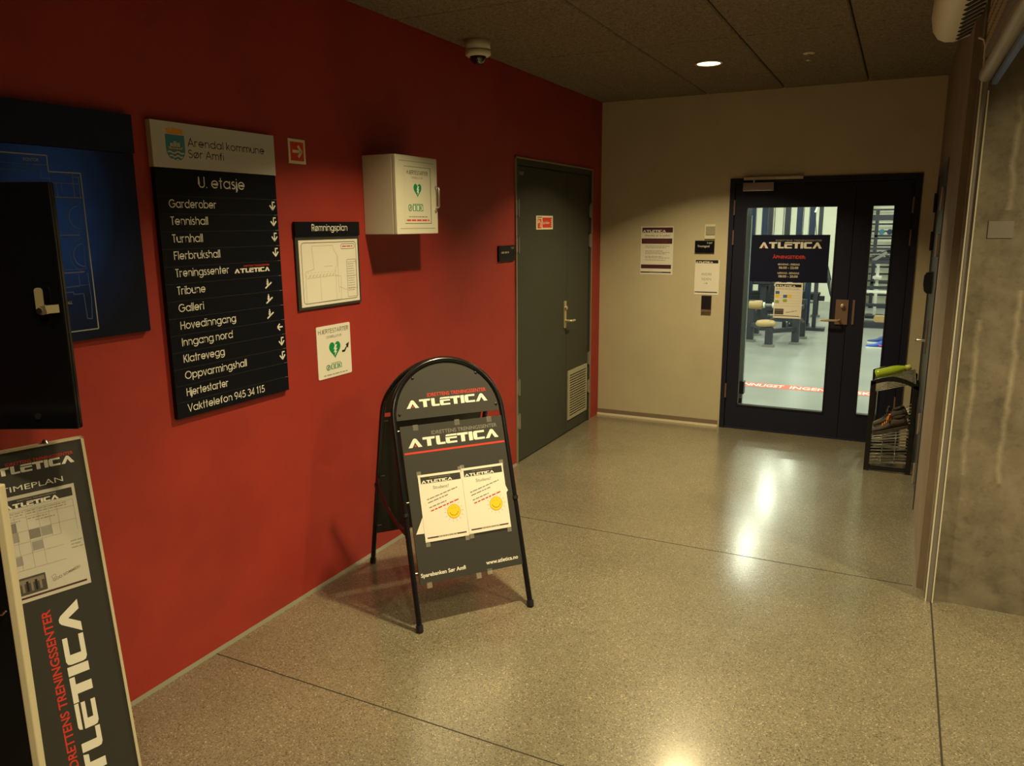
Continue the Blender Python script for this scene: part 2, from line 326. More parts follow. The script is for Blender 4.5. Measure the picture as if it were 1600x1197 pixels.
    def geo(self, s, u, v, h, mat, n, w=None, al='l', wt=.105, rot=0.0):
        P = []; x = 0.0
        for ch in s:
            st, adv = GEO.get(ch, GEO['o'])
            P += [[(x+a, y) for a, y in pl_] for pl_ in st]; x += adv+(0.10 if ch != ' ' else 0)
        W0 = x-.10; sx = (w/W0) if w else h; off = {'l': 0, 'c': -.5, 'r': -1}[al]*W0*sx; c, si = math.cos(rot), math.sin(rot)
        for pl_ in P:
            q = [Vector((a*sx+off, y*h)) for a, y in pl_]
            q = [Vector((u+p.x*c-p.y*si, v+p.x*si+p.y*c)) for p in q]; k = len(q); L_ = []; R_ = []; hw = wt*h/2
            for i in range(k):
                d0 = (q[i]-q[i-1]).normalized() if i else (q[1]-q[0]).normalized(); d1 = (q[i+1]-q[i]).normalized() if i < k-1 else d0
                t = (d0+d1); t = t.normalized() if t.length > .3 else d1; pn = Vector((-t.y, t.x)); m_ = hw/max(.45, pn.dot(Vector((-d1.y, d1.x))))
                L_.append(q[i]+pn*m_); R_.append(q[i]-pn*m_)
            self.add([(p.x, p.y, n) for p in L_]+[(p.x, p.y, n) for p in R_], [(k+i, k+i+1, i+1, i) for i in range(k-1)], mat)
    def logo(self, u, v, w, h, n, mat='ink_white', dot='ink_red', top=None, rot=0.0, toph=None, topoff=None):
        c, si = math.cos(rot), math.sin(rot)
        def tf(p): 
            a, b = (p[0]-235)/653.0*w, (520-p[1])/55.0*h
            return (u+a*c-b*si, v+a*si+b*c)
        lam = [(235, 520), (271, 471), (279, 466), (288, 466), (297, 471), (332, 520), (303, 520), (284, 490), (263, 520)]
        parts = [lam,
            [(338, 465), (426, 465), (422, 479), (396, 479), (396, 520), (367, 520), (367, 479), (338, 479)],
            [(432, 465), (460, 465), (460, 507), (496, 507), (496, 520), (444, 520), (434, 516), (432, 508)],
            [(512, 465), (583, 465), (583, 476), (501, 476), (504, 468)],
            [(500, 482), (582, 482), (582, 493), (529, 493), (529, 508), (581, 508), (581, 520), (512, 520), (502, 516), (500, 508)],
            [(586, 465), (664, 465), (664, 479), (640, 479), (640, 520), (611, 520), (611, 479), (586, 479)],
            [(669, 465), (697, 465), (697, 520), (669, 520)],
            [(715, 465), (785, 465), (785, 478), (731, 478), (731, 507), (785, 507), (785, 520), (715, 520), (705, 516), (702, 508), (702, 477), (705, 469)],
            [(x+556, y) for x, y in lam]]
        for p in parts: self.flat([tf(q) for q in reversed(p)], n, mat)
        if dot: self.flat([tf(q) for q in [(276, 513), (284, 503), (292, 513), (284, 519)]], n, dot)
        if top:
            th = toph or 0.36*h; to = topoff if topoff is not None else 0.30*h
            a, b = 0.262*w, h+to
            self.text('IDRETTENS TRENINGSSENTER', u+a*c-b*si, v+a*si+b*c, th, top, n, w=0.735*w, rot=rot, bold=0.012)
    def words(self, u, v, w, h, mat, n, seed=0, rot=0.0):   # print too small to read: dashes of word length
        rnd = random.Random(seed); x = 0; c, si = math.cos(rot), math.sin(rot)
        while x < w-h:
            l = min(w-x, h*rnd.uniform(2.0, 6.0))
            pts = [(u+a*c-b*si, v+a*si+b*c) for a, b in ((x, 0), (x+l, 0), (x+l, h), (x, h))]
            self.flat(pts, n, mat); x += l+h*0.9
    def line(self, a, b, w, n, mat):
        a = Vector(a); b = Vector(b); d = (b-a).normalized(); p = Vector((-d.y, d.x))*w/2
        self.flat([a-p, b-p, b+p, a+p], n, mat)
    def ring(self, pts, w, n, mat):
        for i in range(len(pts)): self.line(pts[i], pts[(i+1) % len(pts)], w, n, mat)

def rrect(a, b, c, d, r, seg=4):
    pts = []
    for cx, cy, s in ((b-r, c+r, -90), (b-r, d-r, 0), (a+r, d-r, 90), (a+r, c+r, 180)):
        for k in range(seg+1):
            A = R(s+90*k/seg); pts.append((cx+r*math.cos(A), cy+r*math.sin(A)))
    return pts
def arc(cx, cy, rx, ry, a0, a1, n): return [(cx+rx*math.cos(R(a0+(a1-a0)*i/n)), cy+ry*math.sin(R(a0+(a1-a0)*i/n))) for i in range(n+1)]

def fr(u, v, n): return Matrix((u, v, n)).transposed().to_4x4()
FW = Matrix.Identity(4)
FL = fr((0, 1, 0), (0, 0, 1), (1, 0, 0))          # on the red wall: u=+Y v=up n=+X
FE = fr((1, 0, 0), (0, 0, 1), (0, -1, 0))         # on the far wall: u=+X v=up n=-Y
XR = 2.615
FR = Matrix.Translation((XR, 0, 0)) @ fr((0, -1, 0), (0, 0, 1), (-1, 0, 0))   # on the right wall: u=-Y
ORG = {}
def mesh_obj(name, mb, org=(0, 0, 0), bevel=0.0):
    me = bpy.data.meshes.new(name)
    me.from_pydata([(x-org[0], y-org[1], z-org[2]) for x, y, z in mb.v], [], mb.f)
    for n in mb.mats: me.materials.append(MAT[n])
    me.polygons.foreach_set('material_index', mb.m); me.polygons.foreach_set('use_smooth', mb.s); me.update()
    o = bpy.data.objects.new(name, me); COL.objects.link(o)
    if bevel:
        b = o.modifiers.new('bevel', 'BEVEL'); b.width = bevel; b.segments = 2; b.limit_method = 'ANGLE'; b.angle_limit = R(50)
    return o
def tag(o, label, cat, group=None):
    o['label'] = label; o['category'] = cat
    if group: o['group'] = group
    return o
def place(o, F, org): o.matrix_world = F @ Matrix.Translation(org)
def thing(name, label, cat, F=FW, org=(0, 0, 0), group=None):
    o = bpy.data.objects.new(name, None); COL.objects.link(o); o.empty_display_size = 0.05
    place(o, F, org); ORG[o.name] = org
    if label: tag(o, label, cat, group)
    return o
def part(name, mb, root, label=None, bevel=0.0):
    o = mesh_obj(name, mb, ORG[root.name], bevel); o.parent = root; ORG[o.name] = ORG[root.name]
    if label: o['label'] = label
    return o
def single(name, label, cat, mb, F=FW, org=(0, 0, 0), group=None, bevel=0.0):
    o = mesh_obj(name, mb, org, bevel); place(o, F, org); ORG[o.name] = org
    return tag(o, label, cat, group)
def struct(name, mb=None, F=FW, org=(0, 0, 0)):
    if mb is None:
        o = bpy.data.objects.new(name, None); COL.objects.link(o); o.empty_display_size = 0.05
    else: o = mesh_obj(name, mb, org)
    place(o, F, org); ORG[o.name] = org; o['kind'] = 'structure'
    return o

# ================================================================== THE ROOM
XE = 7.0; YN = -10.0
b = MB(); b.box(-0.3, XE+.2, YN-.2, 0.0, -0.2, 0.0, 'terrazzo')
for y, x0, x1 in ((-4.57, 0.0, 2.672), (-2.648, 0.0, 2.60), (-7.0, 0.0, 2.672)):
    b.box(x0, x1, y-.0025, y+.0025, -0.001, 0.0006, 'joint_dark')
b.box(2.671, 2.678, -9.9, -2.78, -0.001, 0.0006, 'joint_dark')
struct('floor', b)
# red wall with the opening of the dark door
D1 = (-1.725, -0.235, 2.193)
b = MB(); b.box(YN, D1[0], 0, H+.1, -0.2, 0, 'red_paint'); b.box(D1[1], 0.0, 0, H+.1, -0.2, 0, 'red_paint'); b.box(D1[0], D1[1], D1[2], H+.1, -0.2, 0, 'red_paint')
struct('wall_left', b, FL)
b = MB(); b.prism([(0, 0.0), (0.012, 0.0), (0.003, 0.012), (0, 0.012)], YN, D1[0], 'seal_grey')
b.v = [(z, y, x) for x, y, z in b.v]
struct('baseboard_left', b, FL)
# far wall with the opening of the glass door
D2 = (1.120, 2.515, 2.090)
b = MB(); b.box(-0.2, D2[0], 0, H+.1, -0.16, 0, 'beige_paint'); b.box(D2[1], 3.0, 0, H+.1, -0.16, 0, 'beige_paint'); b.box(D2[0], D2[1], D2[2], H+.1, -0.16, 0, 'beige_paint')
struct('wall_far', b, FE)
b = MB(); b.box(0.0, 1.105, 0.018, 0.056, 0, 0.010, 'skirt_brown'); b.box(0.0, 1.105, 0.0, 0.018, 0, 0.014, 'skirt_cream')
struct('baseboard_far', b, FE)
# right wall (with a slate double door), its pier, and the bare concrete wall
D3 = (0.13, 1.50, 2.09)                        # in u = -Y
b = MB(); b.box(0, D3[0], 0, H+.1, -0.5, 0, 'brown_plaster'); b.box(D3[1], 2.655, 0, H+.1, -0.5, 0, 'brown_plaster'); b.box(D3[0], D3[1], D3[2], H+.1, -0.5, 0, 'brown_plaster')
struct('wall_right', b, FR)
b = MB(); b.box(2.66, XE, 0, H+.1, -2.55, -2.765+5.53, 'raw_concrete')
b = MB(); b.box(2.645, XE, 0.0, H+.1, 2.655, 2.765, 'raw_concrete')
b.box(2.735, 2.826, 1.665, 1.735, 2.764, 2.768, 'rail_dark')
struct('wall_concrete', b, FE)
b = MB(); b.box(XE, XE+.2, YN, -2.655, 0, H+.1, 'raw_concrete'); struct('wall_outer', b)
b = MB(); b.box(-.2, XE+.2, YN-.2, YN, 0, H+.1, 'brown_plaster'); struct('wall_near', b)
# ceiling of wood-wool tiles 0.6 x 1.2 with open joints
b = MB(); b.box(-0.2, XE+.2, YN-.2, 0.16, H+.03, H+.13, 'joint_dark')
xs = [0.0]+[0.305+0.597*i for i in range(12)]; xs = [x for x in xs if x < XE]+[XE]
ys = [0.0, -0.708]; 
while ys[-1] > YN: ys.append(max(YN, ys[-1]-1.2))
g = 0.004; c = 0.007
for i in range(len(xs)-1):
    for j in range(len(ys)-1):
        x0, x1, y1, y0 = xs[i]+g, xs[i+1]-g, ys[j]-g, ys[j+1]+g
        vs = [(x0, y0, H+.03), (x1, y0, H+.03), (x1, y1, H+.03), (x0, y1, H+.03), (x0, y0, H+c), (x1, y0, H+c), (x1, y1, H+c), (x0, y1, H+c),
              (x0+c, y0+c, H), (x1-c, y0+c, H), (x1-c, y1-c, H), (x0+c, y1-c, H)]
        b.add(vs, [(8, 11, 10, 9)]+[(k, 4+k, 4+(k+1) % 4, (k+1) % 4) for k in range(4)]+[(4+k, 8+k, 8+(k+1) % 4, 4+(k+1) % 4) for k in range(4)], 'wood_wool')
struct('ceiling', b)
# gym beyond the glass door
GX0, GX1, GY = -3.5, 5.5, 12.0
b = MB(); b.box(GX0, GX1, 0.0, GY+.2, -0.2, 0.0, 'rubber_floor'); struct('floor_gym', b)
b = MB(); b.box(GX0, GX1, GY, GY+.2, 0, 3.2, 'gym_paint'); struct('wall_gym_far', b)
b = MB(); b.box(GX0-.2, GX0, 0.16, GY+.2, 0, 3.2, 'gym_paint'); struct('wall_gym_left', b)
b = MB(); b.box(GX1, GX1+.2, 0.16, GY+.2, 0, 3.2, 'gym_paint'); struct('wall_gym_right', b)
b = MB(); b.box(GX0, -0.2, 0.0, 0.16, 0, 3.2, 'gym_paint'); b.box(3.0, GX1, 0.0, 0.16, 0, 3.2, 'gym_paint'); b.box(-.2, 3.0, 0.16, 0.165, D2[2], 3.2, 'gym_paint'); b.box(-.2, D2[0], 0.16, 0.165, 0, D2[2], 'gym_paint'); b.box(D2[1], 3.0, 0.16, 0.165, 0, D2[2], 'gym_paint'); struct('wall_gym_near', b)
b = MB(); b.box(GX0, GX1, 0.165, GY+.2, 3.08, 3.2, 'gym_paint'); struct('ceiling_gym', b)

# ------------------------------------------------------------------ dark door in the red wall
d1 = struct('door_1', None, FL, (D1[0], 0, 0))
Y0, Y1, Z1 = D1
b = MB(); w = 0.010
for a in ((Y0, Y0+w, 0, Z1), (Y1-w, Y1, 0, Z1), (Y0, Y1, Z1-w, Z1)): b.box(*a, -0.12, 0.012, 'door_edge')
for a in ((Y0+w, Y0+.038, 0, Z1-w), (Y1-.038, Y1-w, 0, Z1-w), (Y0+w, Y1-w, Z1-.052, Z1-w)): b.box(*a, -0.12, 0.006, 'door_green_frame')
part('door_frame', b, d1)
def leaf(u0, u1):
    b = MB(); b.box(u0, u1, 0.008, Z1-.056, -0.055, -0.003, 'door_green'); return b
lf = leaf(Y0+.041, -0.776)
lf.text('F-007', -1.645, 2.075, 0.022, 'ink_cream', -0.0022)
l1 = part('door_leaf', lf, d1, bevel=0.002)
l2 = part('door_leaf', leaf(-0.772, Y1-.041), d1, bevel=0.002)
b = MB(); b.rbox(-0.835, -0.792, 0.905, 1.125, -0.003, 0.006, 0.006, 'brass')
b.tube([(-0.814, 0.965, 0.0), (-0.814, 0.965, 0.055), (-0.806, 0.965, 0.060), (-0.745, 0.964, 0.060)], 0.010, 'brass')
b.tube([(-0.814, 1.07, 0.0), (-0.814, 1.07, 0.020)], 0.015, 'brass', 16)
part('door_handle', b, d1, 'brass lever handle on a long plate')
for u in (Y0+.040, Y1-.040):
    for z0, z1 in ((1.79, 1.91), (1.54, 1.655), (0.515, 0.635), (0.262, 0.378)):
        b = MB(); b.tube([(u, z0, 0.008), (u, z1, 0.008)], 0.009, 'steel', 12)
        b.box(u-.022, u+.022, z0+.01, z1-.01, -0.003, 0.008, 'steel'); part('door_hinge', b, d1)
b = MB(); b.box(-0.745, -0.305, 0.109, 0.530, -0.003, 0.006, 'vent_cream')
for i in range(17):
    z = 0.140+0.0215*i; b.add([(-0.71, z, .0065), (-0.34, z, .0065), (-0.34, z+.008, .0065), (-0.71, z+.008, .0065)], [(0, 1, 2, 3)], 'vent_dark')
    b.add([(-0.71, z+.008, .0065), (-0.34, z+.008, .0065), (-0.34, z+.012, .012), (-0.71, z+.012, .012)], [(0, 1, 2, 3)], 'vent_cream')
part('vent_grille', b, d1, 'cream louvred vent low on the narrow leaf')

# ------------------------------------------------------------------ glass door to the gym
d2 = struct('door_2', None, FE, (D2[0], 0, 0))
X0, X1, Z1 = D2
b = MB()
for a in ((X0, X0+.040, 0, Z1), (X1-.045, X1, 0, Z1), (X0+.040, X1-.045, Z1-.045, Z1)): b.box(*a, -0.15, 0.012, 'door_navy_frame')
b.box(X0, X1, 0, 0.012, -0.15, 0.004, 'door_navy_frame')
for a in ((X0+.03, X0+.058, 0, Z1), (X1-.062, X1-.03, 0, Z1), (X0, X1, Z1-.062, Z1-.03), (X0, X1, 0, .026)): b.box(*a, -0.10, -0.061, 'door_navy_frame')
part('door_frame', b, d2, bevel=0.002)
def gleaf(x0, x1, gx0, gx1, gz0, gz1):
    b = MB(); z0, z1 = 0.012, Z1-.049; n0, n1 = -0.06, 0.0
    for a in ((x0, gx0, z0, z1), (gx1, x1, z0, z1), (gx0, gx1, z0, gz0), (gx0, gx1, gz1, z1)): b.box(*a, n0, n1, 'door_navy')
    for a in ((gx0, gx0+.010, gz0, gz1), (gx1-.010, gx1, gz0, gz1), (gx0, gx1, gz0, gz0+.010), (gx0, gx1, gz1-.010, gz1)): b.box(*a, n0+.01, n1+.006, 'gasket')
    return b
GL = (1.255, 1.952, 0.205, 1.866); GR = (2.188, 2.350, 0.216, 1.867)
la = part('door_leaf', gleaf(X0+.044, 2.066, *GL), d2)
gb = gleaf(2.070, X1-.049, *GR); gb.box(2.045, 2.095, .03, Z1-.065, -.075, -.061, 'door_navy'); lb = part('door_leaf', gb, d2)
for G, L in ((GL, la), (GR, lb)):
    b = MB(); b.box(G[0]+.004, G[1]-.004, G[2]+.004, G[3]-.004, -0.036, -0.026, 'pane_glass'); part('glass_pane', b, L, 'clear glass pane')
b = MB(); b.rbox(1.985, 2.078, 0.942, 1.138, 0, 0.010, 0.004, 'bronze')
b.tube([(2.02, 0.975, 0.0), (2.02, 0.975, 0.052), (2.005, 0.975, 0.058), (1.885, 0.975, 0.058)], 0.0095, 'brass')
b.lathe([(0.0, 0.022), (0.015, 0.022), (0.017, 0.0)], (2.035, 1.09, 0.008), 'brass', 16)
part('door_handle', b, d2, 'bronze lever handle with a lock plate')
b = MB(); b.box(2.108, 2.124, 0.945, 1.138, 0, 0.007, 'bronze'); part('strike_plate', b, d2)
b = MB(); b.box(1.228, 1.468, 1.988, 2.053, 0.0, 0.055, 'steel'); b.box(1.228, 1.682, 2.074, 2.098, 0.012, 0.034, 'frame_cream')
b.bar((1.31, 2.053, 0.03), (1.31, 2.076, 0.026), 0.014, 0.02, 'steel', (0, 0, 1)); b.bar((1.31, 2.066, 0.028), (1.62, 2.070, 0.026), 0.018, 0.008, 'gasket', (0, 0, 1))
part('door_closer', b, d2, 'silver door closer with slide rail', bevel=0.004)
for u in (X0+.042, X1-.047):
    for z0, z1 in ((1.80, 1.92), (1.56, 1.68), (0.27, 0.39)):
        b = MB(); b.tube([(u, z0, 0.010), (u, z1, 0.010)], 0.008, 'bronze', 10); part('door_hinge', b, d2)

# ------------------------------------------------------------------ slate door in the right wall
d3 = struct('door_3', None, FR, (D3[0], 0, 0))
U0, U1, Z1 = D3
b = MB()
for a in ((U0, U0+.04, 0, Z1), (U1-.04, U1, 0, Z1), (U0+.04, U1-.04, Z1-.04, Z1)): b.box(*a, -0.15, 0.006, 'door_slate')
part('door_frame', b, d3)
mid = (U0+U1)/2
for a, c in ((U0+.044, mid-.002), (mid+.002, U1-.044)):
    b = MB(); b.box(a, c, 0.01, Z1-.044, -0.06, -0.004, 'door_slate'); part('door_leaf', b, d3)
for u, mt in ((U0+.05, 'plastic_black'), (U1-.16, 'steel')):
    for z0, z1 in ((1.80, 1.935), (1.53, 1.665), (0.44, 0.57), (0.12, 0.25)):
        b = MB(); b.tube([(u, z0, 0.012), (u, z1, 0.012)], 0.009, mt, 10); b.box(u-.03, u+.03, z0+.01, z1-.01, -0.004, 0.006, mt); part('door_hinge', b, d3)
b = MB(); b.rbox(mid-.03, mid+.015, 0.87, 1.10, -0.004, 0.005, 0.006, 'bronze')
b.tube([(mid-.01, 0.955, 0.0), (mid-.01, 0.955, 0.055), (mid-.02, 0.952, 0.060), (mid-.12, 0.945, 0.060)], 0.009, 'steel'); part('door_handle', b, d3, 'steel lever handle')
b = MB(); pr = [(1.270, 0), (1.272, .03), (1.285, .044), (1.33, .052), (1.385, .050), (1.405, .040), (1.41, .025), (1.412, 0)]
b.prism(pr, mid-.06, mid+.02, 'plastic_black', True); b.v = [(z, x, y) for x, y, z in b.v]
single('card_reader', 'rounded black card reader sticking out of the slate door at the right', 'card reader', b, FR, (mid-.02, 1.27, 0))

# ================================================================== THINGS ON THE RED WALL
# blueprint board, its outline partly behind the open cabinet door
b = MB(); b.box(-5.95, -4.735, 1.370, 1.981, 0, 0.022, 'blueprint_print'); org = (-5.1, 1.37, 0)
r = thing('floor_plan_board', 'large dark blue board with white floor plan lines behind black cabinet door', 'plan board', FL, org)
n = .0225
def pl(pts, w=.004, mat='plan_line'):
    for i in range(len(pts)-1): b.line(pts[i], pts[i+1], w, n, mat)
pl([(-5.9, 1.955), (-5.044, 1.954), (-5.044, 1.906), (-4.938, 1.906), (-4.9365, 1.402), (-5.6, 1.403)], .0036, 'plan_bold')
pl([(-5.044, 1.906), (-5.044, 1.70)], .002); pl([(-5.044, 1.829), (-4.937, 1.829)], .003); pl([(-5.3, 1.925), (-5.09, 1.925), (-5.09, 1.905), (-5.3, 1.905)], .002, 'plan_faint'); pl([(-5.09, 1.925), (-5.044, 1.925)], .002)
for x in (-5.15, -5.125, -5.11, -5.075): pl([(x, 1.923), (x, 1.908)], .0018, 'plan_faint')
pl([(-5.07, 1.905), (-5.07, 1.885), (-5.04, 1.885)], .0018)
pl([(-5.04, 1.873), (-4.945, 1.872)], .002); pl([(-4.967, 1.906), (-4.967, 1.83)], .002); pl([(-4.967, 1.893), (-4.94, 1.893)], .002); pl([(-5.024, 1.872), (-5.024, 1.83)], .0018); pl([(-5.007, 1.872), (-5.007, 1.845)], .0018); pl([(-4.947, 1.893), (-4.947, 1.83)], .0018)
for z0, z1 in ((1.711, 1.822), (1.592, 1.70)):
    pl([(-5.2, z0), (-4.965, z0)], .003); pl([(-5.2, z0+.010), (-4.957, z0+.010), (-4.957, z1), (-5.2, z1)], .0018, 'plan_faint')
    pl(arc(-4.960, (z0+z1)/2, .047, .052, 90, 270, 14), .0018, 'plan_faint'); pl(arc(-4.960, (z0+z1)/2, .034, .036, 90, 270, 14), .0018)
pl([(-4.942, 1.80), (-4.942, 1.60)], .002, 'plan_faint')
pl([(-5.04, 1.545), (-4.985, 1.547), (-4.985, 1.588)], .002, 'plan_faint'); pl([(-5.04, 1.53), (-5.01, 1.53), (-5.01, 1.522), (-4.975, 1.522), (-4.972, 1.44), (-4.955, 1.437), (-4.95, 1.50), (-4.953, 1.588)], .0025, 'plan_faint'); pl([(-5.06, 1.548), (-4.955, 1.55)], .0015, 'plan_faint')
b.text('KONTOR', -5.118, 1.934, .009, 'plan_bold', n, w=.047, bold=.01)
b.text('HALL', -5.046, 1.4925, .009, 'plan_bold', n, w=.028, bold=.01); b.rect(-5.041, -5.034, 1.462, 1.477, n, 'ink_cream')
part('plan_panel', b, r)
b = MB(); b.box(-5.95, -4.729, 1.983, 2.111, 0, 0.024, 'navy_band'); part('header_panel', b, r)

# black wall cabinet, door swung open, inside face to the camera
hinge = Vector((0.118, -5.628)); dv = Vector((0.895, 0.447)).normalized(); FC = fr((dv.x, dv.y, 0), (0, 0, 1), (dv.y, -dv.x, 0))
r = thing('wall_cabinet', 'black wall cabinet with its door swung open in front of the blue board', 'cabinet', FW, (0, -5.9, 1.225))
b = MB(); b.box(0, .012, -6.13, -5.63, 1.225, 1.843, 'gloss_black')
for a in ((0, .116, -6.13, -6.115, 1.225, 1.843), (0, .116, -5.645, -5.63, 1.225, 1.843), (0, .116, -6.115, -5.645, 1.225, 1.24), (0, .116, -6.115, -5.645, 1.828, 1.843)): b.box(*a, 'gloss_black')
part('cabinet_body', b, r)
def doorpart(name, mb, par, label=None):
    o = mesh_obj(name, mb, (0, 0, 0), 0.003 if name == 'cabinet_door' else 0); o.parent = par
    if par is r: o.matrix_parent_inverse = Matrix.Identity(4); o.matrix_local = Matrix.Translation((-0, 5.9, -1.225)) @ Matrix.Translation((hinge.x, hinge.y, 0)) @ FC
    if label: o['label'] = label
    return o
b = MB(); b.box(0, .498, 1.227, 1.843, -.010, 0.0, 'gloss_black')
b.box(0, .498, 1.227, 1.243, -.024, -.010, 'gloss_black'); b.box(.484, .498, 1.227, 1.843, -.024, -.010, 'gloss_black')
b.tube([(.40, 1.262, 0), (.40, 1.262, .004)], .008, 'plastic_black', 12)
dr = doorpart('cabinet_door', b, r)
b = MB(); b.tube([(.450, 1.535, 0), (.450, 1.535, .014)], .012, 'brass', 16)
b.prism(rrect(.440, .460, 1.528, 1.590, .008), .014, .017, 'brass'); b.bar((.452, 1.534, .016), (.474, 1.538, .030), .022, .003, 'brass', (0, 0, 1)); b.bar((.474, 1.538, .030), (.490, 1.538, .006), .020, .003, 'brass', (0, 0, 1))
b.tube([(.450, 1.534, .017), (.450, 1.534, .022)], .008, 'chrome', 6)
doorpart('cam_lock', b, dr, 'brass cam lock')

# directory sign
org = (-4.35, 1.02, 0)
r = thing('directory_sign', 'tall black directory sign with white room names on the red wall', 'sign', FL, org)
b = MB(); b.box(-4.653, -4.050, 1.945, 2.106, 0.0, .022, 'brushed_steel'); b.box(-4.656, -4.653, 1.945, 2.106, 0, .023, 'frame_cream'); n = .0226
b.geo('Arendal kommune', -4.497, 2.0265, .029, 'ink_black', n, w=.388, wt=.10); b.geo('Sør Amfi', -4.499, 1.986, .029, 'ink_black', n, w=.170, wt=.10)
sh = [(-4.596, 2.062), (-4.596, 2.01)]+[(-4.596+.042-.042*math.cos(R(a)), 2.012-.042*math.sin(R(a))) for a in range(15, 180, 15)]+[(-4.512, 2.01), (-4.512, 2.062)]
b.flat(sh, n, 'ink_teal')
cr = [(-4.588, 2.064), (-4.520, 2.064), (-4.517, 2.084), (-4.524, 2.081), (-4.530, 2.086), (-4.540, 2.082), (-4.547, 2.087), (-4.554, 2.083), (-4.561, 2.087), (-4.568, 2.082), (-4.578, 2.086), (-4.584, 2.081), (-4.591, 2.084)]
b.flat(cr, n, 'ink_orange')
for k in range(3):
    z = 2.0-.0135*k; x0 = -4.590+.007*k; x1 = -4.518-.007*k
    pts = [(x0+(x1-x0)*i/12, z+.003*math.sin(i*1.05)) for i in range(13)]
    for i in range(12): b.line(pts[i], pts[i+1], .005, n+.0003, 'ink_cream')
b.flat([(-4.580, 2.012), (-4.526, 2.012), (-4.522, 2.02), (-4.535, 2.016), (-4.572, 2.016), (-4.586, 2.02)], n+.0003, 'ink_orange')
for x, h in ((-4.570, .022), (-4.555, .032), (-4.540, .026)):
    b.line((x, 2.015), (x, 2.015+h), .002, n+.0003, 'ink_black'); b.flat([(x-.006, 2.020), (x+.006, 2.020), (x+.005, 2.015+h*.8), (x-.005, 2.015+h*.8)], n+.0002, 'ink_cream')
part('header_plate', b, r)
b = MB(); b.box(-4.653, -4.053, 1.020, 1.945, 0, .020, 'sign_black'); n = .0206
b.geo('U. etasje', -4.463, 1.8795, .041, 'ink_white', n, w=.233)
rows = [('Garderober', 1.8035, .219), ('Tennishall', 1.7420, .172), ('Turnhall', 1.6780, .140), ('Flerbrukshall', 1.6160, .219), ('Treningssenter', 1.5520, .258), ('Tribune', 1.4870, .132), ('Galleri', 1.4220, .117),
        ('Hovedinngang', 1.3565, .273), ('Inngang nord', 1.2935, .250), ('Klatrevegg', 1.2305, .200), ('Oppvarmingshall', 1.1665, .313), ('Hjertestarter', 1.1015, .206), ('Vakttelefon 945 34 115', 1.0395, .402)]
for s, z, w in rows: b.geo(s, -4.604, z, .030, 'ink_white', n, w=w, wt=.11)
b.logo(-4.319, 1.5495, .197, .018, n, top='ink_red')
for i in range(13):
    z = 1.845-.0637*i; b.box(-4.653, -4.0526, z-.0007, z+.0007, .0199, .0202, 'joint_dark'); b.rect(-4.073, -4.0535, z-.0008, z+.0008, .0204, 'ink_grey')
def dn(x, z):
    b.line((x, z-.016), (x, z+.017), .0055, n, 'ink_white'); b.line((x-.0025, z+.0145), (x+.014, z+.0145), .0055, n, 'ink_white')
    b.line((x-.016, z+.001), (x+.0005, z-.018), .006, n, 'ink_white'); b.line((x+.016, z+.001), (x-.0005, z-.018), .006, n, 'ink_white')
for z in (1.820, 1.755, 1.691, 1.627, 1.243, 1.180): dn(-4.081, z)
def stair(x, z):
    b.line((x-.018, z-.017), (x+.020, z+.006), .0065, n, 'ink_white'); b.line((x-.003, z-.006), (x-.003, z+.014), .010, n, 'ink_white'); b.line((x-.003, z+.012), (x-.003, z+.021), .005, n, 'ink_white'); b.line((x-.010, z), (x-.003, z+.009), .004, n, 'ink_white')
for z in (1.495, 1.431, 1.367): stair(-4.137, z)
b.line((-4.100, 1.305), (-4.068, 1.305), .006, n, 'ink_white'); b.line((-4.100, 1.305), (-4.085, 1.319), .006, n, 'ink_white'); b.line((-4.100, 1.305), (-4.085, 1.291), .006, n, 'ink_white')
part('name_panel', b, r)

# small arrow sign
b = MB(); b.box(-3.942, -3.834, 2.004, 2.108, 0, .002, 'glow_vinyl'); b.rect(-3.930, -3.846, 2.016, 2.096, .0024, 'sign_red'); n = .0028
b.line((-3.918, 2.056), (-3.862, 2.056), .012, n, 'glow_vinyl'); b.line((-3.882, 2.080), (-3.858, 2.053), .012, n, 'glow_vinyl'); b.line((-3.882, 2.032), (-3.858, 2.059), .012, n, 'glow_vinyl')
single('arrow_sign', 'small red sign with a pale arrow right of the directory sign', 'sign', b, FL, (-3.888, 2.004, 0))

# defibrillator cabinet
r = thing('defibrillator_cabinet', 'white defibrillator cabinet with green heart mounted on the red wall', 'cabinet', FL, (-3.235, 1.692, 0))
b = MB(); b.box(-3.424, -3.045, 1.692, 2.074, 0, .176, 'cabinet_white'); part('cabinet_body', b, r, bevel=.003)
b = MB(); b.box(-3.424, -3.045, 1.692, 2.074, .177, .196, 'cabinet_white'); n = .1966
b.line((-3.395, 2.047), (-3.075, 2.047), .003, n, 'ink_soft'); b.line((-3.395, 1.720), (-3.075, 1.720), .003, n, 'ink_soft')
dr = part('cabinet_door', b, r, bevel=.003)
n = .197
def heart(b, cx, cz, w, h, n):
    pts = []
    for i in range(40):
        t = 2*math.pi*i/40; x = 16*math.sin(t)**3; y = 13*math.cos(t)-5*math.cos(2*t)-2*math.cos(3*t)-math.cos(4*t); pts.append((cx+x/32*w, cz+(y+2.5)/29*h))
    b.flat(pts[::-1], n, 'ink_green')
    bolt = [(.02, .33), (.20, .33), (.09, .12), (.22, .12), (.07, -.06), (.19, -.06), (-.05, -.33), (.02, -.12), (-.12, -.12), (-.01, .06), (-.13, .06)]
    b.flat([(cx+x*w, cz+y*h) for x, y in reversed(bolt)], n+.0003, 'ink_white')
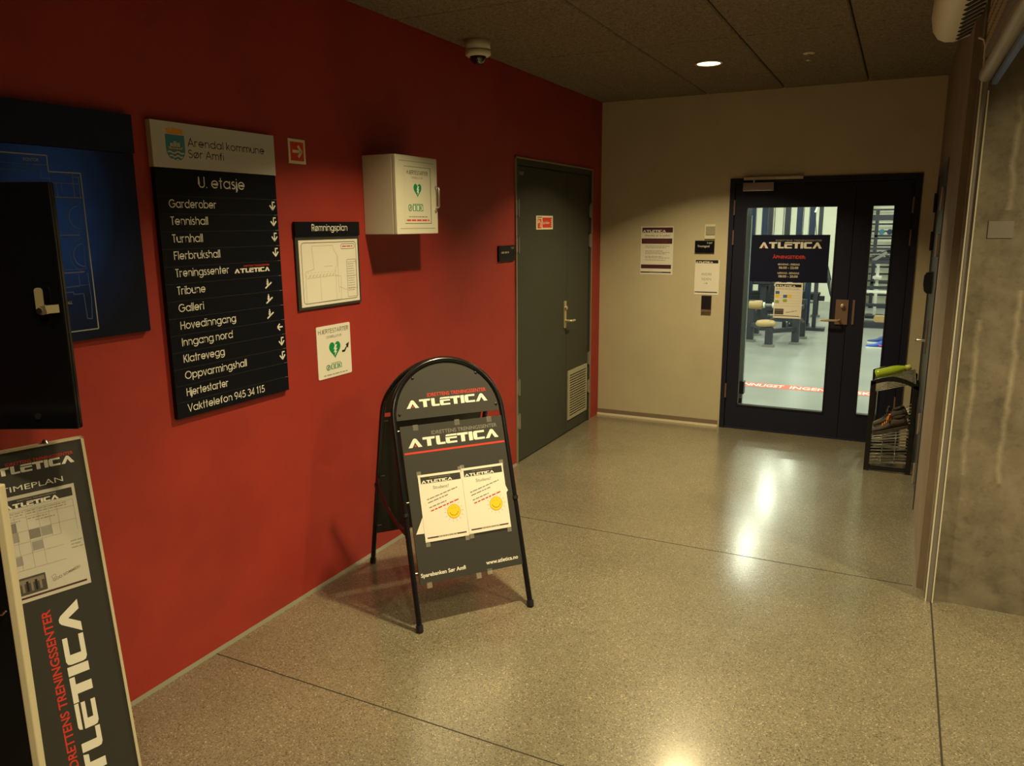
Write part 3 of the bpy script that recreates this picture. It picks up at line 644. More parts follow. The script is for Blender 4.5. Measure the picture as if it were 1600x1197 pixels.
def n113(b, u0, u1, z0, z1, n):
    w = u1-u0; h = z1-z0; c = (u0+.15*w, (z0+z1)/2)
    b.ring(arc(c[0], c[1], .11*w, .5*h, 0, 337, 15), .005*1.0, n, 'ink_green'); b.line((c[0]-.03*w, c[1]-.25*h), (c[0]+.04*w, c[1]+.25*h), .006, n, 'ink_black')
    for i, d in enumerate('113'):
        a = u0+(.32+.235*i)*w; b.rect(a, a+.205*w, z0, z1, n, 'ink_green'); b.text(d, a+.1*w, z0+.12*h, .76*h, 'ink_white', n+.0003, w=.10*w if d == '1' else .15*w, al='c', bold=.02)
b = MB(); b.rect(-3.352, -3.113, 1.745, 2.021, n-.0002, 'cabinet_white'); b.line((-3.352, 2.021), (-3.113, 2.021), .003, n, 'ink_grey'); b.line((-3.113, 2.022), (-3.113, 1.744), .004, n, 'ink_black'); b.line((-3.352, 1.745), (-3.112, 1.745), .003, n, 'ink_grey')
b.geo('HJERTESTARTER', -3.233, 1.984, .0195, 'ink_black', n, w=.190, al='c', wt=.13); b.geo('DEFIBRILLATOR', -3.236, 1.964, .009, 'ink_grey', n, w=.100, al='c', wt=.13)
heart(b, -3.235, 1.906, .072, .068, n); b.words(-3.280, 1.8375, .09, .004, 'ink_green', n, 3); n113(b, -3.327, -3.187, 1.806, 1.836, n)
b.words(-3.318, 1.775, .17, .005, 'ink_grey', n, 4); b.words(-3.338, 1.756, .206, .008, 'ink_red', n, 5)
part('sticker', b, dr)
b = MB(); b.tube([(-3.068, 1.822, .196), (-3.068, 1.826, .216), (-3.068, 1.832, .220), (-3.068, 1.922, .220), (-3.068, 1.928, .216), (-3.068, 1.932, .196)], .005, 'steel', 10)
b.tube([(-3.070, 1.812, .196), (-3.070, 1.812, .206)], .007, 'steel', 12)
part('door_handle', b, dr, 'steel pull handle')

# evacuation plan
r = thing('evacuation_plan', 'black framed escape plan headed Rømningsplan on the red wall', 'sign', FL, (-3.715, 1.36, 0))
b = MB(); b.box(-3.945, -3.491, 1.360, 1.753, 0, .010, 'board_black'); b.box(-3.948, -3.489, 1.690, 1.754, .010, .016, 'sign_black')
b.geo('Rømningsplan', -3.838, 1.7125, .030, 'ink_white', .0165, w=.255, wt=.11); part('frame_board', b, r)
b = MB(); b.rect(-3.926, -3.504, 1.372, 1.672, .0106, 'paper'); n = .011
b.ring(rrect(-3.910, -3.519, 1.386, 1.660, .016), .0025, n, 'ink_black'); b.ring(rrect(-3.632, -3.530, 1.627, 1.650, .008), .002, n, 'ink_black'); b.words(-3.622, 1.636, .084, .005, 'ink_red', n, 2)
b.ring(rrect(-3.594, -3.524, 1.395, 1.575, .006), .002, n, 'ink_grey')
for z in (1.563, 1.495, 1.435): b.line((-3.594, z), (-3.524, z), .0014, n, 'ink_grey')
for i in range(12): b.words(-3.588, 1.552-.0115*i, .05, .003, 'ink_soft', n, i)
pts = [(-3.84, 1.645), (-3.69, 1.645), (-3.69, 1.63), (-3.665, 1.60), (-3.665, 1.55), (-3.68, 1.54), (-3.68, 1.50), (-3.64, 1.50), (-3.645, 1.39), (-3.89, 1.385), (-3.89, 1.53), (-3.83, 1.54), (-3.84, 1.645)]
for i in range(len(pts)-1): b.line(pts[i], pts[i+1], .0015, n, 'ink_line')
for i in range(26):
    x = -3.885+.0078*i; z = 1.515+.012*math.sin(i*2.1); b.line((x, z), (x+.009*(i % 3), z+.012*((i*7) % 3-1)), .0016, n, 'ink_line')
for a, c in (((-3.88, 1.500), (-3.66, 1.505)), ((-3.79, 1.50), (-3.79, 1.39)), ((-3.68, 1.50), (-3.68, 1.39)), ((-3.66, 1.45), (-3.60, 1.43)), ((-3.76, 1.55), (-3.70, 1.55)), ((-3.66, 1.60), (-3.66, 1.42))): b.line(a, c, .0014, n, 'ink_line')
part('plan_sheet', b, r)

# defibrillator pointer sign
b = MB(); b.prism(rrect(-3.833, -3.584, 1.018, 1.270, .008), 0, .003, 'paper'); n = .0034
b.geo('HJERTESTARTER', -3.821, 1.2335, .0205, 'ink_black', n, w=.222, wt=.11); b.geo('DEFIBRILLATOR', -3.709, 1.209, .0115, 'ink_grey', n, w=.112, al='c', wt=.12)
heart(b, -3.706, 1.146, .084, .083, n); b.words(-3.738, 1.084, .075, .003, 'ink_green', n, 3); n113(b, -3.778, -3.660, 1.0565, 1.080, n); b.words(-3.795, 1.029, .175, .006, 'ink_soft', n, 8)
b.flat([(-3.653, 1.128), (-3.632, 1.128), (-3.614, 1.150), (-3.606, 1.143), (-3.597, 1.173), (-3.624, 1.163), (-3.618, 1.156), (-3.636, 1.139), (-3.653, 1.139)][::1], n, 'ink_black')
single('defibrillator_sign', 'white plate with green heart and black arrow below the escape plan', 'sign', b, FL, (-3.708, 1.018, 0))

# room plate by the dark door, sticker on it
b = MB(); b.prism(rrect(-1.990, -1.750, 1.492, 1.597, .004), 0, .012, 'sign_black'); b.text('F-007', -1.765, 1.572, .013, 'ink_soft', .0125, al='r'); b.words(-1.955, 1.545, .11, .012, 'ink_soft', .0125, 7)
single('room_plate', 'black room number plate on the red wall beside the dark double door', 'sign', b, FL, (-1.87, 1.492, 0))
b = MB(); b.box(-1.368, -1.062, 1.699, 1.800, -.003, -.001, 'glow_vinyl'); n = -.0006
b.rect(-1.345, -1.275, 1.708, 1.776, n, 'sign_red'); b.rect(-1.258, -1.078, 1.712, 1.787, n, 'sign_red')
b.text('Sprinkler', -1.25, 1.740, .019, 'glow_vinyl', n+.0004, w=.125, bold=.01)
for x in (-1.343, -1.323, -1.303, -1.283): b.rect(x, x+.010, 1.782, 1.793, n, 'ink_black')
b.flat([(-1.340, 1.745), (-1.318, 1.745), (-1.322, 1.77), (-1.333, 1.77)], n+.0004, 'glow_vinyl'); b.line((-1.312, 1.765), (-1.288, 1.742), .010, n+.0004, 'glow_vinyl'); b.line((-1.296, 1.738), (-1.296, 1.715), .012, n+.0004, 'glow_vinyl')
for z in (1.722, 1.738, 1.755, 1.768): b.rect(-1.098, -1.086, z, z+.009, n+.0004, 'glow_vinyl')
single('sprinkler_sign', 'small red and cream Sprinkler sticker on the dark double door', 'sticker', b, FL, (-1.215, 1.699, 0))

# ================================================================== THINGS ON THE FAR WALL
def A4(mb, x0, x1, z0, z1, n, mat='paper'): mb.box(x0, x1, z0, z1, n-.0006, n, mat)
b = MB(); A4(b, .375, .662, 1.302, 1.714, .0016); n = .0022
b.rect(.386, .655, 1.661, 1.704, n, 'ink_darkred'); b.logo(.391, 1.663, .203, .021, n+.0004, dot=None); b.text('Hvorfor er vi unike?', .411, 1.629, .015, 'ink_black', n, w=.223)
b.rect(.382, .652, 1.566, 1.611, n, 'ink_darkred'); b.words(.40, 1.590, .24, .005, 'ink_dull', n+.0004, 1); b.words(.43, 1.577, .19, .005, 'ink_dull', n+.0004, 2)
for i, z in enumerate((1.543, 1.530, 1.502, 1.490, 1.478, 1.455, 1.443, 1.425)): b.words(.415, z, .215-.03*(i % 3), .005, 'ink_soft', n, i)
b.rect(.381, .649, 1.354, 1.388, n, 'ink_darkred'); b.rect(.379, .648, 1.317, 1.327, n, 'ink_black'); b.words(.46, 1.320, .11, .003, 'ink_soft', n+.0004, 3)
single('notice_poster', 'white poster with dark red bands alone on the beige far wall', 'poster', b, FE, (.52, 1.302, 0))
b = MB(); A4(b, .856, 1.062, 1.141, 1.435, .0016); n = .0022
b.rect(.860, 1.050, 1.406, 1.433, n, 'ink_black'); b.logo(.863, 1.408, .143, .0135, n+.0004, dot=None); b.text('ANDRE', .955, 1.304, .021, 'ink_soft', n, w=.088, al='c'); b.text('SIDEN', .955, 1.263, .021, 'ink_soft', n, w=.080, al='c')
b.line((.938, 1.238), (.966, 1.238), .003, n, 'ink_soft'); b.line((.966, 1.238), (.955, 1.247), .003, n, 'ink_soft'); b.line((.966, 1.238), (.955, 1.229), .003, n, 'ink_soft')
b.rect(.860, 1.050, 1.159, 1.167, n, 'ink_black')
single('notice_sheet', 'white sheet reading ANDRE SIDEN taped left of the glass door', 'notice', b, FE, (.96, 1.141, 0))
b = MB(); b.prism(rrect(.850, 1.012, 1.492, 1.594, .003), 0, .012, 'sign_black'); b.text('F-047', .995, 1.5675, .013, 'ink_white', .0125, al='r'); b.text('Treningssal', .872, 1.540, .017, 'ink_white', .0125, w=.100)
single('room_plate', 'small black room plate above the ANDRE SIDEN sheet', 'sign', b, FE, (.93, 1.492, 0))
r = thing('light_switch', 'cream light switch above the black plate beside the glass door', 'switch', FE, (.97, 1.604, 0))
b = MB(); b.prism(rrect(.928, 1.014, 1.606, 1.728, .004), 0, .010, 'cream_plastic'); b.rect(.93, 1.012, 1.606, 1.611, .0105, 'ink_soft'); part('switch_plate', b, r, bevel=.002)
b = MB(); b.box(.937, 1.013, 1.642, 1.711, .010, .016, 'vent_cream'); part('rocker', b, r, bevel=.002)
r = thing('door_keypad', 'small black keypad below the ANDRE SIDEN sheet', 'keypad', FE, (.97, 1.0, 0))
b = MB(); b.box(.926, 1.008, 1.018, 1.136, 0, .028, 'plastic_black'); part('housing', b, r, bevel=.004)
b = MB(); b.box(.926, 1.008, 1.000, 1.018, 0, .026, 'bronze'); part('base_strip', b, r)

# on the glass
b = MB(); b.box(1.308, 1.906, 1.262, 1.641, -.0255, -.0235, 'navy_panel'); n = -.023
b.logo(1.370, 1.533, .479, .050, n); b.text('IDRETTENS TRENINGSSENTER', 1.497, 1.590, .0125, 'ink_soft', n, w=.35, bold=.012)
b.text('ÅPNINGSTIDER:', 1.607, 1.452, .024, 'ink_red', n, w=.253, al='c', bold=.02)
for s, z, h, w in (('MANDAG - FREDAG', 1.3985, .014, .166), ('06:00 - 22:00', 1.3700, .018, .150), ('LØRDAG - SØNDAG', 1.3285, .014, .166), ('08:00 - 20:00', 1.3000, .018, .150)): b.text(s, 1.608, z, h, 'ink_cream', n, w=w, al='c', bold=.02)
single('opening_hours_sign', 'dark blue opening hours sign with white letters on the glass door', 'sign', b, FE, (1.607, 1.262, -.0255))
r = thing('timetable_sheet', 'paper timetable with coloured squares taped on the glass below opening hours sign', 'notice', FE, (1.62, .968, -.0255))
b = MB(); b.box(1.511, 1.728, .968, 1.258, -.0255, -.0243, 'paper'); n = -.0238
b.rect(1.517, 1.716, 1.223, 1.246, n, 'ink_black'); b.logo(1.522, 1.225, .150, .0135, n+.0004, dot=None); b.words(1.522, 1.206, .18, .005, 'ink_soft', n, 3)
for x, z, c in ((1.519, 1.165, 'ink_blue'), (1.519, 1.138, 'ink_yellow'), (1.519, 1.090, 'ink_lime'), (1.580, 1.136, 'ink_blue'), (1.612, 1.138, 'ink_yellow'), (1.580, 1.100, 'ink_lime')): b.rect(x, x+.031, z, z+.024, n, c)
for i in range(7): b.line((1.517, 1.20-.022*i), (1.714, 1.20-.022*i), .001, n-.0002, 'ink_soft')
b.rect(1.519, 1.590, .998, 1.045, n, 'photo_dark'); b.rect(1.525, 1.585, 1.030, 1.036, n+.0003, 'photo_mid'); b.words(1.61, 1.012, .085, .006, 'ink_soft', n, 6, R(12)); b.rect(1.517, 1.712, .985, .990, n, 'ink_black')
part('sheet', b, r)
for x, z, s in ((1.506, .962, 1), (1.735, .962, -1), (1.508, 1.256, -1), (1.733, 1.256, 1)):
    b = MB(); b.line((x-.022, z-.022*s), (x+.022, z+.022*s), .022, -.0236, 'clear_tape'); part('tape', b, r)

# ================================================================== CEILING FITTINGS
r = thing('security_camera', 'white dome security camera with dark bubble under the ceiling by red wall', 'camera', FW, (.165, -2.52, H))
b = MB(); b.lathe([(0.0, 0), (.072, 0), (.072, -.052), (.066, -.054)], (.165, -2.52, H), 'cream_plastic', 32); b.lathe([(.066, -.054), (.074, -.056), (.074, -.078), (.062, -.086), (.046, -.088)], (.165, -2.52, H), 'cream_plastic', 32); part('housing', b, r)
b = MB(); b.lathe([(.048*math.cos(R(a)), -.084-.048*math.sin(R(a))) for a in range(0, 91, 9)], (.165, -2.52, H), 'black_dome', 28); part('dome', b, r, 'dark glossy dome')
def downlight(x, y, label):
    r = thing('downlight', label, 'ceiling light', FW, (x, y, H))
    b = MB(); b.lathe([(.074, -.0005), (.088, -.001), (.090, -.006), (.080, -.010), (.074, -.008)], (x, y, H), 'cream_plastic', 32); part('trim_ring', b, r)
    b = MB(); b.lathe([(.075, -.005), (.0, -.005)], (x, y, H), 'lamp_glow', 32); part('diffuser', b, r, 'glowing warm disc')
downlight(1.19, -1.265, 'lit round downlight in the ceiling in front of the far wall')
for x, y, _w in LAMPS[1:]:  # the added fill lamp gets a made-up fixture here too
    r = struct('ceiling_and_fill_lamp', None, FW, (x, y, H)); b = MB(); b.lathe([(.074, -.0005), (.088, -.001), (.090, -.006), (.080, -.010), (.074, -.008)], (x, y, H), 'cream_plastic', 24); part('trim_ring', b, r)
    b = MB(); b.lathe([(.075, -.005), (.0, -.005)], (x, y, H), 'lamp_glow', 24); part('diffuser', b, r)
r = thing('ceiling_sprinkler', 'tiny sprinkler head hanging from the ceiling right of the downlight', 'sprinkler', FW, (1.805, -1.279, H))
b = MB(); b.lathe([(0, -.001), (.036, -.001), (.034, -.008), (.010, -.010)], (1.805, -1.279, H), 'cream_plastic', 24); part('flange', b, r)
b = MB(); b.lathe([(.010, -.010), (.007, -.02), (.007, -.042), (.018, -.044), (.018, -.047), (0, -.048)], (1.805, -1.279, H), 'steel', 16); part('nozzle', b, r)

# air curtain over the right-hand opening
r = thing('air_curtain', 'cream air curtain unit with slotted underside hanging at the upper right', 'air curtain', FW, (2.55, -3.4, 2.55))
prof = [(2.455, 2.735), (2.452, 2.66), (2.462, 2.60), (2.485, 2.565), (2.515, 2.55), (2.555, 2.548), (2.632, 2.575), (2.644, 2.60), (2.644, 2.735)]
b = MB(); b.prism([(x, z) for x, z in prof][::-1], -2.30, -4.6, 'cream_plastic', True); b.v = [(x, z, y) for x, y, z in b.v]; part('body', b, r)
b = MB(); k0, k1 = Vector((2.562, 2.5475)), Vector((2.628, 2.572))
for i in range(28):
    y = -2.36-.078*i; b.bar((k0.x, y, k0.y), (k1.x, y-.05, k1.y), .020, .006, 'vent_dark')
part('outlet_grille', b, r)

# roller shutter: guide rail, rolled perforated curtain, bottom bar
r = thing('roller_shutter', 'rolled up perforated roller shutter with steel guide rail by the concrete wall', 'roller shutter', FW, (2.665, -2.77, 0))
b = MB(); y1, y0 = -2.768, -2.800
b.box(2.650, 2.655, y0, y1, 0, 2.40, 'rail_bright'); b.box(2.6765, 2.682, y0, y1, 0, 2.255, 'rail_bright'); b.box(2.655, 2.6765, y0+.007, y1, 0, 2.40, 'rail_dark')
b.box(2.6552, 2.6568, y0+.005, y1, 0, 2.36, 'gasket'); b.box(2.6748, 2.6764, y0+.005, y1, 0, 2.24, 'gasket')
b.tube([(2.6525, -2.785, 2.38), (2.6525, -2.785, 2.43), (2.645, -2.785, 2.455), (2.625, -2.785, 2.465)], .005, 'rail_bright', 8)
part('guide_rail', b, r, 'steel U-shaped guide rail standing on the floor')
b = MB(); prof = [(2.70, 2.735), (2.66, 2.73), (2.655, 2.66), (2.65, 2.50), (2.652, 2.385), (2.70, 2.37), (2.80, 2.42), (2.86, 2.55), (2.86, 2.735)]
b.prism(prof[::-1], -2.80, -5.6, 'shutter_brown', True); b.v = [(x, z, y) for x, y, z in b.v]
for j, (xa, za, xb, zb) in enumerate(((2.6508, 2.41, 2.6494, 2.445), (2.6492, 2.46, 2.6490, 2.495), (2.6492, 2.51, 2.6510, 2.545), (2.6512, 2.56, 2.652, 2.595))):
    for i in range(52):
        y = -2.84-.05*i-.02*(j % 2); b.bar((xa, y, za), (xb, y-.012, zb), .007, .004, 'shutter_slot', (1, 0, 0))
part('curtain_roll', b, r, 'brown perforated curtain')
b = MB(); b.tube([(2.664, -2.79, 2.315), (2.664, -5.6, 2.315)], .026, 'shutter_bar', 16); part('bottom_bar', b, r)
b = MB(); b.box(2.684, 2.702, -5.6, -2.84, 2.270, 2.288, 'shutter_glint_blue'); part('bottom_glint_strip', b, r)  # thin strip carrying the painted blue highlight

# ================================================================== PAVEMENT SIGN
cu = Vector((0.6236, 0.7818, 0)); cb = Vector((-0.7818, 0.6236, 0))
FA = Matrix.Translation((0.541, -3.605, 0)) @ fr(cu, cb, (0, 0, 1))
ps = thing('pavement_sign', 'black arched A-frame pavement sign standing on the floor by the red wall', 'sign', FA, (0, 0, 0))
SL = math.hypot(.393, 1.145); a, c = .393/SL, 1.145/SL
FRONT = Matrix.Translation((0, -.393, 0)) @ fr((1, 0, 0), (0, a, c), (0, -c, a))
REAR = Matrix.Translation((0, .393, 0)) @ fr((-1, 0, 0), (0, -a, c), (0, c, a))
def spart(name, mb, F, label=None, par=None):
    o = mesh_obj(name, mb); o.parent = par or ps
    if par is None: o.matrix_local = F
    if label: o['label'] = label
    return o
def arch_tube():
    b = MB(); path = [(-.268, .006, 0), (-.267, .45, 0), (-.2655, .922, 0)]+[(x, y, 0) for x, y in arc(0, .922, .2655, .266, 180, 0, 28)[1:-1]]+[(.2655, .922, 0), (.267, .45, 0), (.268, .006, 0)]
    b.tube(path, .0125, 'tube_black', 12)
    for s in (-1, 1): b.tube([(s*.268, .004, 0), (s*.268, .03, 0)], .0165, 'plastic_black', 12)
    for s in (-1, 1): b.tube([(s*.267, .50, 0), (s*.267, .515, 0)], .016, 'plastic_black', 12)
    return b
def header(front):
    b = MB(); pts = [(-.252, .926), (.252, .926)]+arc(0, .922, .251, .252, 1, 179, 26)
    b.prism(pts, -.004, .002, 'board_black')
    if front:
        b.logo(-.198, .9755, .396, .037, .0026, top='ink_red', toph=.0165, topoff=.0085)
    return b
def screws():
    out = []
    for u, v in ((-.152, 1.112), (.158, 1.112), (-.234, .952), (.238, .955)):
        b = MB(); b.lathe([(0, .006), (.005, .005), (.007, .002)], (u, v, 0), 'plastic_black', 12); out.append(b)
    return out
def poster(front):
    b = MB(); b.box(-.242, .256, .199, .898, -.002, .006, 'board_black'); n = .0066
    if front:
        b.logo(-.214, .7985, .440, .041, n, top='ink_grey', toph=.0165, topoff=.0085)
        b.rect(-.236, .252, .770, .779, n, 'ink_red')
        b.text('Sparebanken Sør Amfi', -.234, .2285, .0165, 'ink_white', n, w=.211, bold=.02); b.text('www.atletica.no', .237, .2285, .0165, 'ink_white', n, w=.160, al='r', bold=.02)
        for x, z in ((-.17, .896), (.03, .899), (.19, .895), (.09, .205), (.035, .197), (-.20, .20)): b.box(x-.012, x+.012, z-.022, z+.004, .006, .0068, 'clear_tape')
    return b
spart('front_frame', arch_tube(), FRONT); spart('rear_frame', arch_tube(), REAR)
h1 = spart('header_panel', header(True), FRONT, 'arched panel with white and red lettering'); h2 = spart('header_panel', header(False), REAR)
for s in screws(): spart('screw', s, FRONT, par=h1)
p1 = spart('poster_panel', poster(True), FRONT); p2 = spart('poster_panel', poster(False), REAR)
for z in (.88, .56, .25):
    for u0, u1 in ((-.266, -.235), (.235, .266)):
        for F in (FRONT, REAR):
            b = MB(); b.tube([(u0, z, 0), (u1, z, 0)], .003, 'steel', 8); spart('bracket', b, F)
b = MB(); P = [Vector((-.27, .393*(1-.47), 1.145*.47)), Vector((-.27, .12, .46)), Vector((-.27, -.02, .425)), Vector((-.268, -.12, .405)), Vector((-.27, -.393*(1-.41), 1.145*.41))]
P = [Vector((-.272, .215, .52)), Vector((-.274, .13, .455)), Vector((-.274, .03, .425)), Vector((-.274, -.08, .405)), Vector((-.272, -.232, .40))]
for i in range(4): b.bar(P[i], P[i+1], .004, .028, 'strap_red', (1, 0, 0)) if False else b.bar(P[i], P[i+1], .004, .026, 'strap_red', (0, 0, 1))
o = mesh_obj('strap', b); o.parent = ps; o['label'] = 'dark red webbing strap between the frames'
# flyers taped to it
FP = FA @ FRONT
def flyer(u0, v0, n, label, rot):
    r = thing('flyer', label, 'flyer', FP @ Matrix.Translation((u0, v0, n)) @ Matrix.Rotation(rot, 4, 'Z'), (0, 0, 0), 'student flyers on the pavement sign')
    w, h = .208, .298; P = lambda x, y: (x*w, (1-y)*h)
    b = MB(); b.box(0, w, 0, h, 0, .0008, 'paper'); n = .0013
    b.flat([P(.05, .135), P(.965, .135), P(.965, .035), P(.05, .035)], n, 'board_black')
    b.text('IDRETTENS TRENINGSSENTER', *P(.25, .065), .004, 'ink_soft', n+.0004, w=.48*w)
    b.logo(*P(.065, .130), .70*w, .0125, n+.0004, dot=None)
    b.text('Student?', *P(.31, .232), .014, 'ink_grey', n, w=.36*w)
    t = R(14.5)
    b.words(*P(.145, .386), .153, .0042, 'ink_grey', n, 1, t); b.words(*P(.162, .434), .100, .0042, 'ink_grey', n, 2, t); b.words(*P(.181, .508), .085, .0042, 'ink_grey', n, 3, t); b.words(*P(.205, .560), .140, .0052, 'ink_red', n, 4, t)
    cx, cy = P(.716, .606); rd = .0305
    b.flat(arc(cx, cy, rd*1.05, rd*1.05, 0, 345, 23), n, 'ink_orange'); b.flat(arc(cx, cy, rd*.98, rd*.98, 0, 345, 23), n+.0003, 'ink_yellow')
    s = arc(cx, cy+.004, rd*.68, rd*.72, 195, 345, 10)
    for i in range(10): b.line(s[i], s[i+1], .0016, n+.0006, 'ink_black')
    for x in (-.007, .008): b.line((cx+x-.0035, cy+.014), (cx+x+.003, cy+.0155), .0013, n+.0006, 'ink_grey')
    for k in range(14):
        A = 2*math.pi*k/14; b.line((cx+1.22*rd*math.cos(A), cy+1.22*rd*math.sin(A)), (cx+1.55*rd*math.cos(A), cy+1.55*rd*math.sin(A)), .0012, n, 'ink_soft')
    b.flat([P(.055, .951), P(.945, .951), P(.945, .932), P(.055, .932)], n, 'ink_darkred'); b.words(*P(.30, .948), .09, .003, 'ink_cream', n+.0004, 9)
    part('sheet', b, r)
    for x, y in ((.03, -.006), (.97, -.006), (.05, 1.02), (.95, 1.02)):
        b = MB(); u, v = P(x, y); b.box(u-.010, u+.010, v-.014, v+.014, .0004, .0016, 'clear_tape'); part('tape', b, r)
flyer(-.1935, .3755, .0085, 'left one of two taped Student flyers with smiling sun on the pavement sign', R(-.6))
flyer(.0150, .3775, .0102, 'right one of two taped Student flyers with smiling sun on the pavement sign', R(-.3))
b = MB(); b.flat([(-.231, .417), (-.09, .411), (-.08, .60), (-.13, .60)], .0078, 'paper'); b.flat([(-.231, .417), (-.13, .60), (-.08, .60), (-.09, .411)], .0070, 'paper')
single('paper_sheet', 'white paper corner peeking out left from behind the left Student flyer', 'paper', b, FP, (-.15, .41, .007))
b = MB(); b.flat([(.10, .42), (.234, .545), (.212, .61), (.12, .60)], .0078, 'paper'); b.flat([(.10, .42), (.12, .60), (.212, .61), (.234, .545)], .0070, 'paper')
single('paper_sheet', 'white paper corner peeking out right from behind the right Student flyer', 'paper', b, FP, (.15, .42, .007))

# ================================================================== POSTER BOARD AT LOWER LEFT
phi = R(16); T = R(9); d = Vector((math.sin(phi), math.cos(phi), 0)); nn = Vector((math.cos(phi), -math.sin(phi), 0))
up = Vector((0, 0, math.cos(T)))-math.sin(T)*nn; nrm = d.cross(up); P0 = Vector((.27, -5.201, 1.122)); LEN = 1.122/math.cos(T)-.002; WB = .305
FB = Matrix.Translation(P0) @ fr(d, up, nrm)
base = P0+(-LEN)*up
pb = thing('poster_board', 'black and cream TIMEPLAN poster board leaning at the lower left', 'poster board', Matrix.Translation((base.x, base.y, 0)), (0, 0, 0))
def bpart(name, mb, label=None, F=FB, par=None):
    o = mesh_obj(name, mb); o.parent = par or pb
    if par is None: o.matrix_local = Matrix.Translation((-base.x, -base.y, 0)) @ F
    if label: o['label'] = label
    return o
def board(front):
    b = MB(); b.box(-WB+.004, -.004, -LEN+.002, -.004, -.014, -.004, 'board_black'); n = -.0034
    if front:
        b.text('IDRETTENS TRENINGSSENTER', -.209, -.0445, .0085, 'ink_red', n, w=.175, bold=.015); b.logo(-.270, -.0695, .236, .0225, n)
        b.text('TIMEPLAN', -.2325, -.1185, .0150, 'ink_white', n, w=.160)
        b.logo(-.093, -1.125, .653, .057, n, rot=R(90), dot='ink_red'); b.text('IDRETTENS TRENINGSSENTER', -.1665, -.968, .0225, 'ink_red', n, w=.492, rot=R(90), bold=.02)
    return b
bp1 = bpart('front_panel', board(True))
def frame():
    b = MB()
    for s in ((-WB, -WB+.010, -LEN, 0), (-.008, 0, -LEN, 0), (-WB, 0, -.005, 0), (-WB, 0, -LEN, -LEN+.008)): b.box(*s, -.016, 0.0, 'frame_cream')
    return b
bpart('front_frame', frame())
upr = Vector((0, 0, math.cos(T)))+math.sin(T)*nn; FBR = Matrix.Translation(P0-.018*nn-WB*d) @ fr(-d, upr, (-d).cross(upr))
bpart('rear_panel', board(False), F=FBR); bpart('rear_frame', frame(), F=FBR)
b = MB(); b.lathe([(0, .012), (.006, .010), (.008, .004), (.010, 0)], (-.10, 0, 0), 'steel', 14); b.v = [(x, z, y-.008) for x, y, z in b.v]; bpart('screw_cap', b)
# timetable on the board
tt = thing('timetable_sheet', 'white class timetable sheet on the TIMEPLAN poster board', 'notice', FB @ Matrix.Translation((-.2535, -.437, -.004)), (0, 0, 0))
w, h = .2065, .306; P = lambda x, y: (x+.2535, y+.437); b = MB(); b.box(0, w, 0, h, 0.0008, .0014, 'paper_grey'); n = .0018
def q(x0, x1, y0, y1, mat, k=n): b.rect(x0+.2535, x1+.2535, y0+.437, y1+.437, k, mat)
q(-.250, -.055, -.166, -.141, 'board_black'); b.logo(-.232+.2535, -.1655+.437, .140, .0125, n+.0004, dot=None); b.text('IDRETTENS TRENINGSSENTER', *P(-.197, -.149), .0045, 'ink_soft', n+.0004, w=.10)
for y in (-.176, -.196, -.235, -.268, -.302, -.345): b.line(P(-.250, y), P(-.057 if y > -.25 else -.10, y), .0009, n, 'ink_soft')
for x in (-.238, -.212, -.182, -.152, -.124, -.102, -.057): b.line(P(x, -.176), P(x, -.268 if x > -.15 else -.345), .0009, n, 'ink_soft')
for i, x in enumerate((-.248, -.235, -.209, -.179, -.149, -.121, -.098)):
    for k in range(2): b.words(*P(x, -.182-.007*k), .022 if i else .009, .0028, 'ink_soft', n, i*3+k)
for x, y in ((-.248, -.205), (-.18, -.204), (-.16, -.212)): b.words(*P(x, y), .05, .0028, 'ink_soft', n, 7)
for x0, y0, mt in ((-.238, -.234, 'ink_grey'), (-.182, -.262, 'ink_grey')): q(x0, x0+.028, y0, y0+.027, mt)
for x0, y0 in ((-.236, -.262), (-.151, -.262), (-.180, -.297), (-.237, -.330)): q(x0, x0+.028, y0, y0+.026, 'paper_cell'); [b.words(*P(x0+.004, y0+.018-.006*k), .02, .0025, 'ink_soft', n+.0004, k) for k in range(3)]
q(-.240, -.161, -.416, -.366, 'photo_dark'); q(-.236, -.165, -.384, -.372, 'photo_mid', n+.0003)
for k in range(6): q(-.234+.011*k, -.228+.011*k, -.408, -.378+.004*(k % 2), 'photo_mid' if k % 2 else 'ink_black', n+.0005)
b.text('GOD SOMMER!', *P(-.144, -.4005), .0075, 'ink_grey', n, w=.078, rot=R(14), bold=.01)
b.ring([P(-.146, -.383), P(-.136, -.380), P(-.135, -.388), P(-.145, -.391)], .0012, n, 'ink_soft')
for k in range(3): b.words(*P(-.082, -.300-.010*k), .032, .003, 'ink_soft', n, k)
q(-.245, -.057, -.427, -.4215, 'ink_darkred')
part('sheet', b, tt)

# upright dark stand whose cream edge crosses the poster board
dv2 = Vector((0.895, 0.447, 0)).normalized(); FS = Matrix.Translation((0.752, -5.716, 0)) @ fr(dv2, (0, 0, 1), (dv2.y, -dv2.x, 0))
r = thing('display_stand', 'dark upright display stand with a cream edge at the lower left corner', 'display stand', FS, (0, 0, 0))
b = MB(); b.box(-.46, -.018, .02, 1.195, -.012, -.002, 'gloss_black'); part('panel', b, r)
b = MB(); b.box(-.018, 0, 0.0, 1.20, -.018, .004, 'frame_cream'); b.box(-.478, -.46, 0, 1.20, -.018, .004, 'frame_cream'); b.box(-.46, -.018, 1.19, 1.20, -.018, .004, 'frame_cream'); part('edge_profile', b, r, 'cream edge profile', bevel=.003)
for x0 in (-.478, -.078):
    b = MB(); b.box(x0, x0+.078, 0, .012, -.16, .12, 'tube_black'); part('foot', b, r)
b = MB(); b.tube([(-.040, .905, -.002), (-.040, .905, .006), (-.028, .910, .010), (-.020, .918, .010)], .0022, 'chrome', 8); part('hook', b, r)

